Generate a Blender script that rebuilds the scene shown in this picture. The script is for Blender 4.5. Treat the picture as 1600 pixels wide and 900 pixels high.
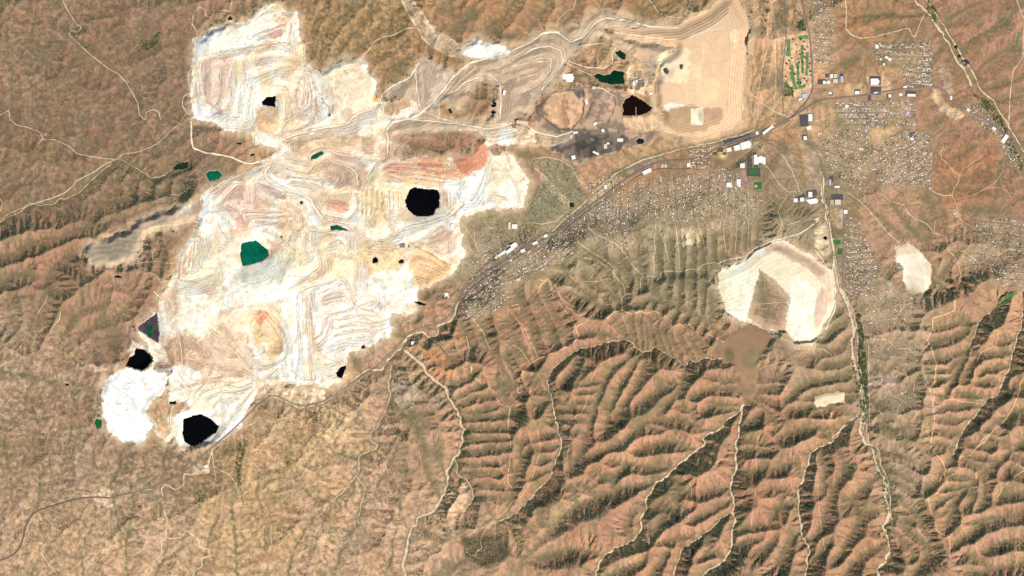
import bpy, math, random
import numpy as np

# ------------------------------------------------------------------ camera, sky, sun, exposure
scene = bpy.context.scene
for _o in list(bpy.data.objects):
    bpy.data.objects.remove(_o, do_unlink=True)
COL = scene.collection
PX = 10.0                       # one mapped grid unit is ten metres on the ground
CAM_H = 120000.0

cam_data = bpy.data.cameras.new('camera')
cam = bpy.data.objects.new('camera', cam_data)
COL.objects.link(cam)
cam.location = (0.0, 0.0, CAM_H)
cam.rotation_euler = (0.0, 0.0, 0.0)
cam_data.sensor_width = 36.0
cam_data.lens = 36.0 * CAM_H / 16000.0
cam_data.clip_start = 500.0
cam_data.clip_end = 400000.0
scene.camera = cam

SUN_AZ = math.radians(142.0)    # compass bearing of the sun: late morning, south-east
SUN_EL = math.radians(43.0)
world = bpy.data.worlds.new('World')
scene.world = world
world.use_nodes = True
_nt = world.node_tree
_bg = _nt.nodes.get('Background') or _nt.nodes.new('ShaderNodeBackground')
_sky = _nt.nodes.new('ShaderNodeTexSky')
_sky.sky_type = 'NISHITA'
_sky.sun_disc = False
_sky.sun_elevation = SUN_EL
_sky.sun_rotation = SUN_AZ
_nt.links.new(_sky.outputs['Color'], _bg.inputs['Color'])
_bg.inputs['Strength'].default_value = 0.07

sun_data = bpy.data.lights.new('sun', 'SUN')
sun_data.energy = 4.2
sun_data.angle = math.radians(0.5)
sun_data.color = (1.0, 0.955, 0.89)
sun = bpy.data.objects.new('sun', sun_data)
COL.objects.link(sun)
sun.location = (0, 0, 3000)
sun.rotation_euler = (math.radians(90) - SUN_EL, 0.0, math.radians(180) - SUN_AZ)

scene.view_settings.view_transform = 'Standard'
scene.view_settings.look = 'None'
scene.view_settings.gamma = 1.0
scene.view_settings.use_curve_mapping = False
scene.view_settings.exposure = 0.55
GAIN = 1.46                      # how bright a flat sunlit surface of albedo 1 comes out
# ------------------------------------------------------------------ survey: the map in ten-metre grid units (x east, y south)
def P(s):
    return np.array([[float(v) for v in t.split(',')] for t in s.split()])

# dry washes: width in metres, course
WASHES = [
 (38, "1283,268 1285,300 1292,330 1298,370 1303,395 1310,445 1313,452 1325,480 1336,515 1331,530 1335,570 1345,600 1350,640 1343,672 1350,690 1365,705 1370,730 1382,748 1384,770 1388,795 1388,810 1379,822 1387,840 1390,860 1383,880 1371,888 1375,905 1376,960"),
 (20, "1340,650 1325,658 1312,675 1302,690 1278,700 1265,710 1263,728 1258,735 1256,750 1249,757 1247,790 1252,820 1253,835 1265,860 1260,890 1258,910 1255,960"),
 (25, "1163,632 1160,642 1155,668 1154,682 1150,695 1150,735 1143,755 1141,765 1147,780 1144,800 1150,815 1145,825 1143,855 1133,875 1120,885 1100,897 1090,915 1085,960"),
 (14, "1144,802 1125,810 1110,828 1085,845 1070,855 1062,870 1055,890 1050,905"),
 (25, "1163,632 1150,648 1134,658 1130,668 1118,675 1105,680 1098,685 1103,692 1090,703 1070,720 1050,735 1043,745 1025,755 1020,765 1010,780 1011,795 1001,810 1003,825 990,845 975,852 958,855 955,863 945,868 935,885 930,905 925,960"),
 (11, "855,600 862,622 866,648 872,668 877,695 870,715 862,735 858,750 840,765 830,780 810,797 800,805 780,815"),
 (10, "1130,560 1102,559 1090,566 1080,562 1072,573 1058,562 1040,552 1022,541 1018,548 1004,551 994,544 990,536 978,531 965,533 945,536 925,543 905,545 888,556 876,566 864,577 857,590 855,600"),
 (30, "632,547 650,562 662,572 668,585 685,599 697,606 700,618 708,632 716,645 721,652 720,664 727,672 722,680 724,690 718,700 718,710 708,718 705,727 698,735 700,758 690,780 680,798 665,805 652,808 650,822 643,825 637,845 633,870 630,880 633,905 636,960"),
 (18, "728,452 715,470 711,492 705,502 682,510 685,522 670,528 660,518 640,524 630,535 625,547 605,562 598,578 575,577 555,592 530,612 505,629 465,637 445,626 425,616 400,628"),
 (10, "605,562 612,575 606,597 610,620 603,640 595,655 588,670 580,675 578,688 590,695 586,703 570,708 560,718 562,735 555,745 548,752 535,770 525,778"),
 (11, "710,715 714,725 715,742 728,748 735,760 740,775 735,788 722,800"),
 (9, "558,745 565,755 571,765 565,785 562,800 558,808 562,820"),
 (26, "1425,-10 1432,5 1448,18 1457,30 1468,48 1482,66 1490,85 1498,100 1508,112 1518,135"),
 (14, "1598,488 1592,520 1582,550 1578,572 1566,600 1558,618 1545,622 1538,630 1527,645 1518,655 1507,668 1497,690 1490,710"),
 (12, "1557,480 1535,497 1527,510 1522,527 1514,540 1512,546"),
 (8, "0,347 8,338 22,331 45,318 60,321 80,320 90,313 108,308 130,295 150,275 165,262 180,248"),
 (7, "180,248 200,255 220,268 240,278 258,274 275,262"),
 (8, "750,418 730,436 718,452"),
 (15, "1318,455 1332,485 1342,520 1340,560 1349,600 1353,640 1349,672"),
 (15, "1440,-10 1456,12 1466,28 1480,50 1494,72 1507,95 1522,118 1532,140 1548,154 1566,180 1582,208 1600,238"),
 (10, "1352,640 1356,690 1372,702 1378,730 1388,752 1391,790 1394,812"),
 (13, "862,362 880,345 892,335 908,322 925,303 945,285 968,268 1000,252 1030,243 1065,232 1110,224 1150,213 1180,203"),
]
# water courses without sand: mouth first, head last
GULLIES = [
 # south-east ridge country
 "1512,546 1505,560 1495,580 1485,600 1474,618 1463,630",
 "1510,517 1490,525 1462,533","1506,550 1490,554 1467,560","1525,505 1500,504 1465,512","1500,562 1482,580 1468,579","1490,590 1478,592 1466,592",
 "1585,552 1560,551 1534,553","1577,572 1555,573 1540,577 1530,588","1592,530 1578,532 1564,537","1545,620 1520,617 1497,613","1560,600 1545,595 1530,598","1535,633 1505,632 1480,635 1468,640","1520,652 1500,655 1470,657","1500,678 1482,676 1462,672","1490,700 1478,695 1465,692",
 "1517,540 1525,560 1514,573 1506,595",
 "1330,527 1310,545 1290,552 1270,558","1333,580 1300,590 1262,597 1240,610 1225,628","1336,608 1300,613 1270,620 1262,622","1332,560 1315,566 1290,568","1326,500 1305,510 1290,525","1320,480 1305,488 1295,500","1345,618 1325,618 1290,640 1275,645","1340,650 1300,638 1265,635 1235,640",
 "1302,690 1280,668 1245,672 1220,680","1256,745 1240,722 1205,735","1247,790 1235,785 1212,795 1203,815","1250,775 1225,765 1205,762","1252,830 1232,845 1222,870","1150,735 1175,735 1195,730","1150,705 1175,700 1198,705","1143,760 1120,766 1095,770","1146,778 1130,788 1100,802 1082,813","1145,830 1165,825 1190,820","1145,855 1165,845 1190,842","1133,873 1120,862 1108,865",
 "1156,668 1175,655 1195,640 1180,618","1153,685 1175,690 1195,695","1165,625 1180,622 1210,630","1168,608 1190,608 1210,605","1170,590 1195,592 1215,590","1195,640 1208,655 1212,670",
 "1070,855 1060,842 1040,845","1085,845 1080,838 1052,842","1100,832 1110,855 1100,870",
 "1150,592 1130,594 1118,590","1152,610 1115,606 1095,612 1082,620","1155,632 1120,632 1100,640","1160,640 1130,638 1108,630",
 "1125,670 1100,672 1085,662 1060,655 1030,655 1010,660 995,672 970,690 940,705 912,716 895,730","1010,660 1015,668 1030,672",
 "1090,703 1075,700 1060,692 1035,690 1010,698 995,705","1050,733 1035,732 1010,730 980,725 955,720","1025,755 1005,758 980,760 960,767 930,778 905,788 880,803 862,825 845,845 830,862","980,726 962,740 945,745 928,736","960,767 955,748 945,742","930,778 920,765 905,755","905,788 895,770 890,760","945,868 920,860 890,858 865,865 840,872","990,845 978,825 985,805 1000,795","1003,825 1020,830 1035,812","1011,795 1030,790 1045,795","1043,745 1060,755 1058,790 1050,800","1060,765 1080,770","1058,790 1078,795",
 "877,695 862,698 848,700","872,675 855,678 845,682","870,715 855,718 845,722","862,735 848,738 838,740","878,700 890,720 892,730","866,640 880,640 888,640","868,655 880,657 888,657","872,670 882,671","866,625 850,628 842,632",
 "858,607 870,622 882,632 893,640",
 # curved valleys south of the winding wash
 "893,730 905,705 915,680 925,645 935,615 945,590 958,573 975,562 992,553","945,670 950,640 962,615 975,590 988,572 1000,556","962,650 975,630 992,605 1003,580 1008,560","995,632 1010,622 1030,608 1045,605","915,680 905,672 893,674","920,660 910,656 895,657","925,645 915,640 898,640","928,628 910,627 900,628","935,610 915,610 905,612","940,598 920,599 908,602","900,600 910,580 920,560 930,548","880,595 895,575 900,560",
 "1030,655 1035,635 1052,620 1062,605","1085,662 1080,640 1062,635","975,590 968,600","1072,573 1065,590 1062,612","1063,600 1045,598",
 # fingers below the ridge track
 "978,531 972,515 962,500","995,544 988,520 985,498","1003,548 1003,520 998,500","1010,550 1012,525 1010,505","1022,541 1018,520 1015,500","1040,552 1030,525 1023,510","1052,560 1042,535 1035,515","1068,570 1055,545 1046,522","1085,565 1070,540 1060,522","1100,558 1085,540 1078,528","965,533 950,522 920,520 905,522","945,536 940,528",
 "1135,535 1122,518 1108,505 1095,495 1080,487 1060,480 1045,475 1030,468 1015,470 990,476 975,480","1060,480 1055,490 1050,497","1080,487 1070,497","1095,495 1085,507","1108,505 1098,515","1122,518 1112,525","1045,475 1035,482","1025,468 1018,478","1045,475 1040,455 1045,435","1060,480 1062,450 1062,430","1080,487 1082,460 1080,440","1095,495 1100,465 1098,440","1030,468 1022,450 1022,430","1108,505 1112,480 1112,455",
 # hollows north of the ridge
 "838,562 835,535 828,505 815,475 805,455","828,568 818,545 805,525 795,505","868,535 858,510 845,485 832,462","885,530 878,505 865,485 850,455","862,622 840,600 825,590","808,612 795,590 780,570 765,545 752,520","808,612 800,580 792,555","780,570 775,590 790,600","765,545 750,545","800,640 790,620 778,600",
 "940,480 925,465 905,450 890,435 880,415","970,470 950,455 925,445 910,432","940,480 945,465 960,455","925,465 905,465 892,455","905,450 895,440","970,470 975,450 965,430","960,455 950,430 940,410 928,395","890,435 878,430","985,440 978,420 970,400","1000,445 1000,420 998,395","1015,440 1012,415 1010,390","1030,430 1030,400 1028,380","1048,425 1046,400 1048,375","1065,420 1063,395 1065,372","1080,425 1083,400 1082,372","1098,425 1098,400 1097,370","1112,420 1115,395 1115,370","1130,400 1132,380 1132,365","1148,395 1150,375 1150,360","1165,390 1165,370 1168,350","1182,378 1185,360 1185,345",
 # spurs west of the long north-south track
 "716,645 740,645 770,638","712,636 740,620 768,618","708,625 730,612 750,602","725,652 745,652 785,648","728,672 750,668 792,668","720,685 750,685 788,685","718,705 745,705 770,700 792,700","712,722 735,725 770,722","720,740 745,738 775,740","735,760 760,755 785,760","740,775 765,775 790,780","700,745 688,725 680,700","690,780 675,760 665,735 650,715","697,606 712,598 732,590","640,640 652,665 660,690","610,620 625,640 640,655 650,670 660,690 665,705","650,670 662,660","640,655 655,645","625,640 640,630","735,540 725,520 720,500","760,520 748,500 738,480","700,560 690,545 680,530","780,815 765,800 758,780",
 "800,760 805,740 812,715 815,690","800,735 790,720","812,715 822,705","780,812 795,795 800,770","830,862 815,850 805,830","845,845 830,830 820,815","862,825 850,815 840,800",
 # far south-east
 "1388,795 1405,815 1420,830 1435,840 1452,855","1405,815 1425,815","1384,770 1402,775 1415,790 1432,800 1440,820 1452,845","1370,728 1390,735 1412,745 1430,755","1382,748 1400,755 1420,765","1388,805 1400,800 1412,800","1379,822 1400,835 1418,850 1428,870","1372,705 1395,708 1420,718 1440,728","1358,668 1375,660 1395,672 1418,665","1356,622 1372,630 1392,618 1405,628 1420,612","1354,585 1368,572 1385,582 1400,566","1353,545 1372,552 1390,538 1412,548","1350,505 1368,496 1380,502 1402,490","1347,482 1362,472 1385,470",
 "1490,710 1480,725 1472,735 1465,750 1450,760","1490,710 1485,700 1495,690","1472,735 1485,738","1540,735 1520,725 1505,718","1545,700 1530,695 1510,690 1500,685","1535,715 1510,712","1540,735 1525,750 1515,760 1500,772 1488,785 1478,800","1600,690 1580,705 1560,720 1540,735","1525,750 1505,745 1485,745","1515,760 1495,762 1475,765","1500,772 1480,778 1465,785","1488,785 1485,800 1480,820","1515,760 1520,780 1510,790","1535,745 1540,775 1530,790",
 "1600,800 1570,805 1540,812 1520,830 1495,845","1560,806 1550,815 1520,818","1600,840 1575,845 1550,850 1535,862","1600,770 1580,772 1560,775","1580,705 1565,690 1548,685","1560,720 1545,718","1600,740 1580,730 1572,735","1600,880 1570,885 1545,890 1520,895","1550,890 1530,875 1510,865","1452,860 1440,880 1428,895","1600,720 1585,712",
 "1600,640 1580,645 1568,655","1600,605 1585,600","1560,680 1545,670",
 # south of the red country
 "1255,850 1275,835 1285,815 1292,790 1300,765 1310,750 1318,735","1300,765 1295,750 1288,735","1318,735 1320,720 1310,705","1330,780 1345,765 1360,750 1372,745","1330,780 1340,795 1352,800 1372,800","1310,870 1320,850 1335,825 1345,805","1320,900 1330,880 1350,865 1375,855","1260,890 1275,870 1290,850","1280,700 1285,720 1288,740 1285,770",
 "1220,800 1225,770","1215,880 1225,855 1245,835","1190,860 1205,845",
 "940,905 970,890 1000,880","1010,905 1030,880 1040,865",
 # south-west grass country
 "200,905 196,860 200,830 210,790 205,760","130,905 128,870 132,840 150,815","370,905 368,860 365,820 362,790 375,750 378,720 382,690","300,905 320,870 330,830 345,800","240,905 252,880 262,850","60,905 40,890 22,885","20,760 12,730 8,700 0,690","60,790 62,760 62,730 60,700 75,680","180,790 172,760 190,720 192,690","260,740 255,720 262,700","520,905 530,870 548,840 560,820","450,905 455,870 470,840 490,810 505,790 520,780","600,905 612,870 615,840 625,810 625,790","625,790 615,770 612,755","500,790 480,770 460,745 450,720","560,718 540,712 520,705","690,905 715,880 740,860 760,840","740,860 725,840 722,820","590,760 600,740 612,720 620,700","410,800 400,770 405,740",
 # north-western mountains
 "172,102 200,90 215,78 240,62 245,45 250,30 275,8","172,102 145,100 125,92 112,75","172,100 160,90 130,72 110,55 85,38","180,95 165,72 155,50 140,40","215,78 220,60 225,40","240,62 232,85 235,110","200,130 215,150 222,170 230,195","170,100 200,130","200,180 205,205 210,235","160,215 165,190 160,165 172,150","180,248 178,225 170,205","130,225 128,190 120,160 110,130 100,110","50,180 52,155 48,130 40,105 30,85","20,170 18,140 20,110 12,80","100,205 95,175 90,145","50,180 80,200 110,210 140,220 165,235 180,248","0,165 25,170 50,180","115,25 95,10 85,-10","20,95 10,60 15,30 5,0","240,220 248,190 258,165 270,140","255,185 270,175 282,150","60,80 50,50 55,20","300,60 290,80 285,110 290,130",
 "0,400 25,395 50,378 90,370 120,360 150,345 178,338 200,340","70,440 80,420 100,402 125,388","0,440 20,430 45,425 70,440","0,300 20,290 50,285 80,290 110,285","150,320 170,315 200,310","180,300 175,285 185,270","205,300 210,280","230,300 232,285","255,300 262,280","280,300 285,280","190,360 185,345","215,355 210,342","240,345 235,330","265,335 262,318","45,320 40,300","90,313 85,295","130,295 128,275",
 "60,500 62,470 80,450","100,560 95,530 110,500 130,485 160,478","45,520 55,490 50,465","130,520 150,510 175,500 195,480","150,530 175,525 200,525","90,600 60,590 30,585 0,580","20,500 10,470","110,600 140,605 160,605","40,640 42,610 55,590","50,690 60,660 48,630",
 # north centre
 "520,98 535,75 550,55 570,35 590,10","500,90 505,60 520,40 540,20 560,0","545,85 565,70 585,60 600,45","575,95 600,85 625,75 640,60","490,80 488,50 495,25","600,110 620,100 640,90","660,60 690,45 720,35 745,20","745,60 765,40 790,25 800,5","820,60 835,35 850,15","880,40 900,15 905,-5","930,30 940,10","990,40 1000,20","700,60 715,40 705,15","610,40 615,15",
 "600,210 630,205 660,200 690,205 720,210","610,215 640,225 670,230",
 # north-east
 "1518,130 1540,100 1565,85 1600,75","1530,140 1560,135 1585,125 1600,118","1495,85 1520,65 1545,50 1570,35 1590,10","1470,45 1495,25 1520,10","1545,160 1575,150 1600,140","1482,66 1465,80 1450,95","1448,20 1420,25 1390,22 1350,25","1440,35 1410,42 1370,45","1580,230 1565,250 1558,290 1552,320","1460,240 1480,250 1500,240 1530,225","1490,300 1475,280 1462,262","1500,285 1520,275 1540,265 1555,255","1455,330 1465,315 1475,305","1440,350 1460,340 1480,335","1500,330 1530,325 1560,330","1490,290 1510,300 1540,300","1410,370 1395,355 1380,345 1365,330 1350,320 1335,315","1420,350 1405,335 1395,320","1440,375 1425,360 1412,348","1460,420 1445,405 1430,395","1470,430 1480,415 1490,400","1500,420 1515,410 1535,405","1440,430 1455,440 1470,445",
]
# graded ridge tracks and dirt roads: width m, kind colour, course
TRACKS = [
 (11,'orange',"1491,452 1491,485 1475,492 1457,497 1457,515 1448,530 1457,550 1463,570 1460,590 1458,625 1460,660 1457,675 1453,695 1460,708 1472,720 1478,735 1470,745 1466,770 1448,770 1452,790 1458,815 1462,828 1482,840 1484,855 1483,868 1470,880 1455,887 1440,895 1432,905"),
 (10,'orange',"1546,677 1535,687 1525,700 1515,712 1500,713 1497,725 1480,735"),
 (9,'orange',"1497,725 1512,732 1525,738 1525,748"),
 (11,'orange',"1600,590 1594,600 1592,612 1585,630 1578,645 1565,662 1552,672 1540,688 1525,700"),
 (8,'orange',"1600,735 1580,748 1568,760 1560,775 1545,785 1535,793 1515,795 1502,805 1497,818 1485,828 1484,840"),
 (7,'orange',"1557,500 1559,520 1556,540 1533,550 1524,570 1522,590 1500,600 1480,620 1462,630"),
 (6,'orange',"1462,630 1480,623 1510,628 1540,632 1553,640 1563,650 1570,650 1578,642"),
 (10,'orange',"842,450 855,435 860,440 863,453 872,456 876,466 885,472 892,478 900,480 900,492 908,493 915,498 920,498 926,491 935,493 950,497 960,487 973,485 988,491 1002,486 1010,490 1022,486 1033,490 1046,500 1058,504 1064,508 1075,506 1090,520 1105,522 1118,528 1132,535"),
 (8,'orange',"843,437 858,440 862,458 870,470 880,482 892,495 898,508 900,515"),
 (10,'orange',"920,500 910,506 900,511 900,517 905,525 900,532 880,545 862,552 843,560 828,568 818,578 812,590 808,610 810,615 818,610 822,606 828,605 830,610 820,618 810,625 802,632 797,637 795,650 793,675 798,690 797,710 794,740 793,752 800,762"),
 (6,'orange',"701,567 712,566 722,573 735,580 743,590 752,600 770,610 775,622 785,633 797,636"),
 (6,'pale',"737,580 735,560 732,540 728,525"),
 (7,'orange',"895,365 905,380 925,395 940,402 955,415 960,430 965,435 974,445 977,460 971,466 970,478 973,485"),
 (6,'pale',"977,460 990,457 1000,458 1001,435 1005,431 1020,432 1028,437 1032,433 1033,425 1040,423 1062,425 1070,423 1078,420 1090,422 1097,415 1100,413 1120,410"),
 (6,'pale',"1005,431 998,425 985,410 972,390 960,380 940,370 925,362 918,352"),
 (6,'pale',"1022,431 1022,415 1020,405 1024,390 1022,370 1025,345"),
 (5,'pale',"1062,425 1062,410 1060,390 1058,370 1055,350"),
 (5,'pale',"1105,412 1102,390 1098,372 1092,355 1088,340"),
 (5,'pale',"1135,395 1132,375 1130,355 1132,340"),
 (5,'pale',"1148,395 1150,370 1151,345"),
 (5,'pale',"1168,390 1170,360 1168,340 1160,335"),
 (5,'pale',"1045,410 1040,385 1032,365 1030,345"),
 (7,'orange',"870,375 880,385 890,395 905,402 930,405 945,415 960,428 966,440"),
 (7,'orange',"800,478 810,475 812,482 806,497 822,516 826,530 835,545 841,560"),
 (6,'orange',"800,538 812,545 820,555 827,567"),
 (6,'orange',"890,430 900,440 930,440 950,435 963,440"),
 (6,'orange',"843,660 840,675 845,700 838,725 832,745 822,765 815,775 800,785"),
 (5,'orange',"893,640 893,665 890,690 885,720"),
 (5,'orange',"893,655 908,645 916,630 920,610 925,590 935,570 955,560"),
 (6,'orange',"800,785 788,800 775,812 760,825 752,838 751,848"),
 (9,'pale',"751,848 753,856 745,862 742,868 735,868 728,862"),
 (6,'orange',"1075,810 1050,815 1040,820 1035,835 1030,850 1010,862 990,873"),
 (6,'orange',"1080,762 1082,785 1075,810"),
 (6,'orange',"1080,762 1078,755 1072,750 1068,740"),
 (5,'orange',"1185,680 1180,710 1182,740 1180,770 1175,800 1172,840 1165,870 1158,900"),
 (5,'orange',"1275,690 1277,730 1278,770 1280,800 1285,840 1288,855 1285,900"),
 (5,'orange',"1225,635 1218,655 1212,675 1205,690"),
 (6,'pale',"1300,685 1305,680 1333,655 1343,645"),
 (8,'orange',"1475,225 1470,240 1470,247 1480,255 1490,268 1499,273 1497,285 1490,295 1487,305 1495,320 1497,335 1500,342 1505,347 1498,350 1480,355 1478,370 1480,390 1492,402 1498,415 1500,425 1499,445 1491,455"),
 (8,'pale',"1452,295 1465,303 1475,306 1487,305"),
 (6,'orange',"1490,312 1515,307 1530,300 1542,293 1565,293 1575,300 1580,310"),
 (5,'orange',"1542,293 1555,285 1565,270 1568,255"),
 (6,'orange',"1499,271 1510,260 1530,247 1535,242"),
 (7,'pale',"1395,315 1412,320 1418,332 1430,342 1445,348 1455,357 1460,365 1475,368"),
 (5,'pale',"1460,362 1460,350 1465,342"),
 (5,'pale',"1500,425 1515,435 1525,445 1532,452 1545,460"),
 (6,'orange',"1595,455 1598,475 1597,490"),
 (9,'pale',"1320,0 1322,15 1321,45 1330,55 1345,60 1365,58 1395,50 1420,44 1424,55 1430,58 1436,40 1445,22"),
 (7,'pale',"1357,540 1358,600 1358,665"),
 (6,'pale',"1430,560 1440,570 1445,590 1452,605 1455,620 1457,635"),
 (5,'pale',"1400,590 1412,575 1420,600 1415,612 1408,615 1395,620 1388,610"),
 (5,'pale',"1428,595 1427,615 1432,622"),
 # west
 (7,'pale',"98,0 108,20 120,38 128,43 122,50 110,48 108,55 120,65 135,80 150,92 160,100 170,108 185,115 198,130 207,145 215,160 218,180 227,188 229,175 240,171 248,175 252,187"),
 (6,'pale',"245,225 260,212 280,193 290,178"),
 (9,'pink',"310,65 305,45 300,38 303,20 312,11 320,15 322,25 330,28 335,18 350,16 360,18 363,0"),
 (6,'pale',"180,250 195,240 220,237 245,225"),
 (8,'pale',"180,250 165,256 145,270 120,282 115,290 100,302 80,310 60,316 42,322 30,332 10,340 0,348"),
 (6,'pale',"0,180 14,172 15,185 25,195 45,200 60,205 68,215 60,225"),
 (6,'pale',"68,218 85,218 100,225 110,230 120,240 145,245 180,250"),
 (6,'pale',"0,310 5,318 0,330"),
 (6,'pale',"228,300 250,312 265,303 280,305 290,298 295,308 300,318"),
 (8,'pale',"60,490 65,480 70,475 75,462"),
 (6,'pale',"52,540 55,525 70,512 85,508 93,500 95,488"),
 (8,'pale',"208,412 213,405 220,390 232,385 225,375 222,365 240,355 280,350 312,345"),
 (6,'pale',"208,412 225,410 245,408 270,412"),
 (6,'pale',"208,412 195,408 178,412 155,418"),
 (6,'pale',"208,412 225,420 245,430 255,445"),
 (6,'pale',"240,410 238,395 245,385 250,370"),
 # south west
 (11,'pale',"400,660 372,672 350,685 335,695 330,710 325,730 310,740 298,742 288,740 287,758 275,765 258,757 252,765 255,775"),
 (8,'pale',"332,700 334,728 345,735 358,740 365,750 370,760"),
 (6,'pale',"334,728 338,745 332,765"),
 (6,'pale',"240,765 222,765 205,768 195,760 188,768"),
 (13,'pale',"256,797 258,805 263,810 260,825 258,838 268,842 285,839 292,828 300,835 310,842 312,855 325,857 328,868 315,872 316,885 303,893 302,905"),
 (11,'pale',"260,842 252,845 253,862 248,872 240,878 236,892 228,905"),
 (5,'pale',"328,868 332,888 345,902"),
 (7,'pale',"51,810 43,825 46,838 60,845 66,850 65,865 75,880 90,898"),
 (5,'pale',"60,830 67,838 68,855"),
 (5,'pale',"34,862 28,875 20,882"),
 (6,'pale',"110,780 115,770 125,768 145,772"),
 (6,'pale',"424,820 422,840 426,853"),
 (6,'pale',"598,720 603,730 607,745"),
 (5,'pale',"550,770 545,760 535,765"),
 (6,'pale',"590,590 580,602 566,612 562,625"),
 (6,'pale',"575,545 580,560 583,568"),
 (6,'pale',"643,500 632,503 628,512"),
 # north centre
 (9,'pale',"560,98 575,80 585,65 600,58 615,55 635,45 648,43"),
 (6,'pale',"870,50 872,30 885,18 895,15 900,0"),
 (6,'pale',"840,30 848,48"), (6,'pale',"820,50 835,60"),
 (6,'pale',"1015,0 1025,15 1030,22 1055,28 1068,28"),
 (7,'pale',"1070,25 1078,5 1082,-5"),
 (7,'pale',"1172,35 1188,25 1198,40 1200,70 1192,100 1186,135 1180,165 1178,192"),
 (6,'pale',"1205,-5 1210,40 1212,90 1212,140 1208,175 1230,183"),
 (9,'pale',"1178,150 1195,165 1212,175 1232,182"),
 (6,'pale',"1190,255 1200,262 1215,285 1230,300 1245,300"),
 (6,'pale',"1220,240 1235,262 1245,285 1250,300"),
 (5,'pale',"1230,305 1215,330 1222,350 1212,370"),
 (5,'pale',"1260,330 1250,345 1228,352"),
 (7,'pale',"1322,300 1340,312 1355,325 1372,345 1388,365 1400,375 1420,395"),
 (5,'pale',"1350,500 1380,500 1400,498 1412,478 1425,472 1422,490"),
 (5,'pale',"1360,530 1385,530 1400,545 1420,545 1430,555"),
 (5,'pale',"1360,640 1372,640 1378,648"),
 (5,'pale',"1240,525 1240,545 1262,545 1285,545 1300,555"),
 (6,'pale',"1175,505 1195,515 1225,530 1260,540"),
 (5,'pale',"1172,475 1200,474 1230,472"),
 (5,'pale',"760,440 775,455 765,470 755,490"),
 (5,'pale',"740,350 742,375 748,395"),
 (5,'pale',"722,350 735,368 745,380 760,385"),
 (5,'pale',"835,262 850,275 870,295 890,315"),
 (6,'pale',"838,248 855,246 875,250 895,262 905,282"),
 (6,'pale',"826,348 850,350 870,345 885,330"),
 (5,'orange',"1480,390 1505,392 1530,412 1540,440"),
 (5,'orange',"655,700 660,740 650,760"),
 (4,'pale',"660,520 690,540 702,555"),
 (5,'pale',"740,500 755,520 765,545"),
 (8,'pale',"1588,0 1600,30 1598,90 1583,110 1578,150 1576,195"),
]
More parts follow.
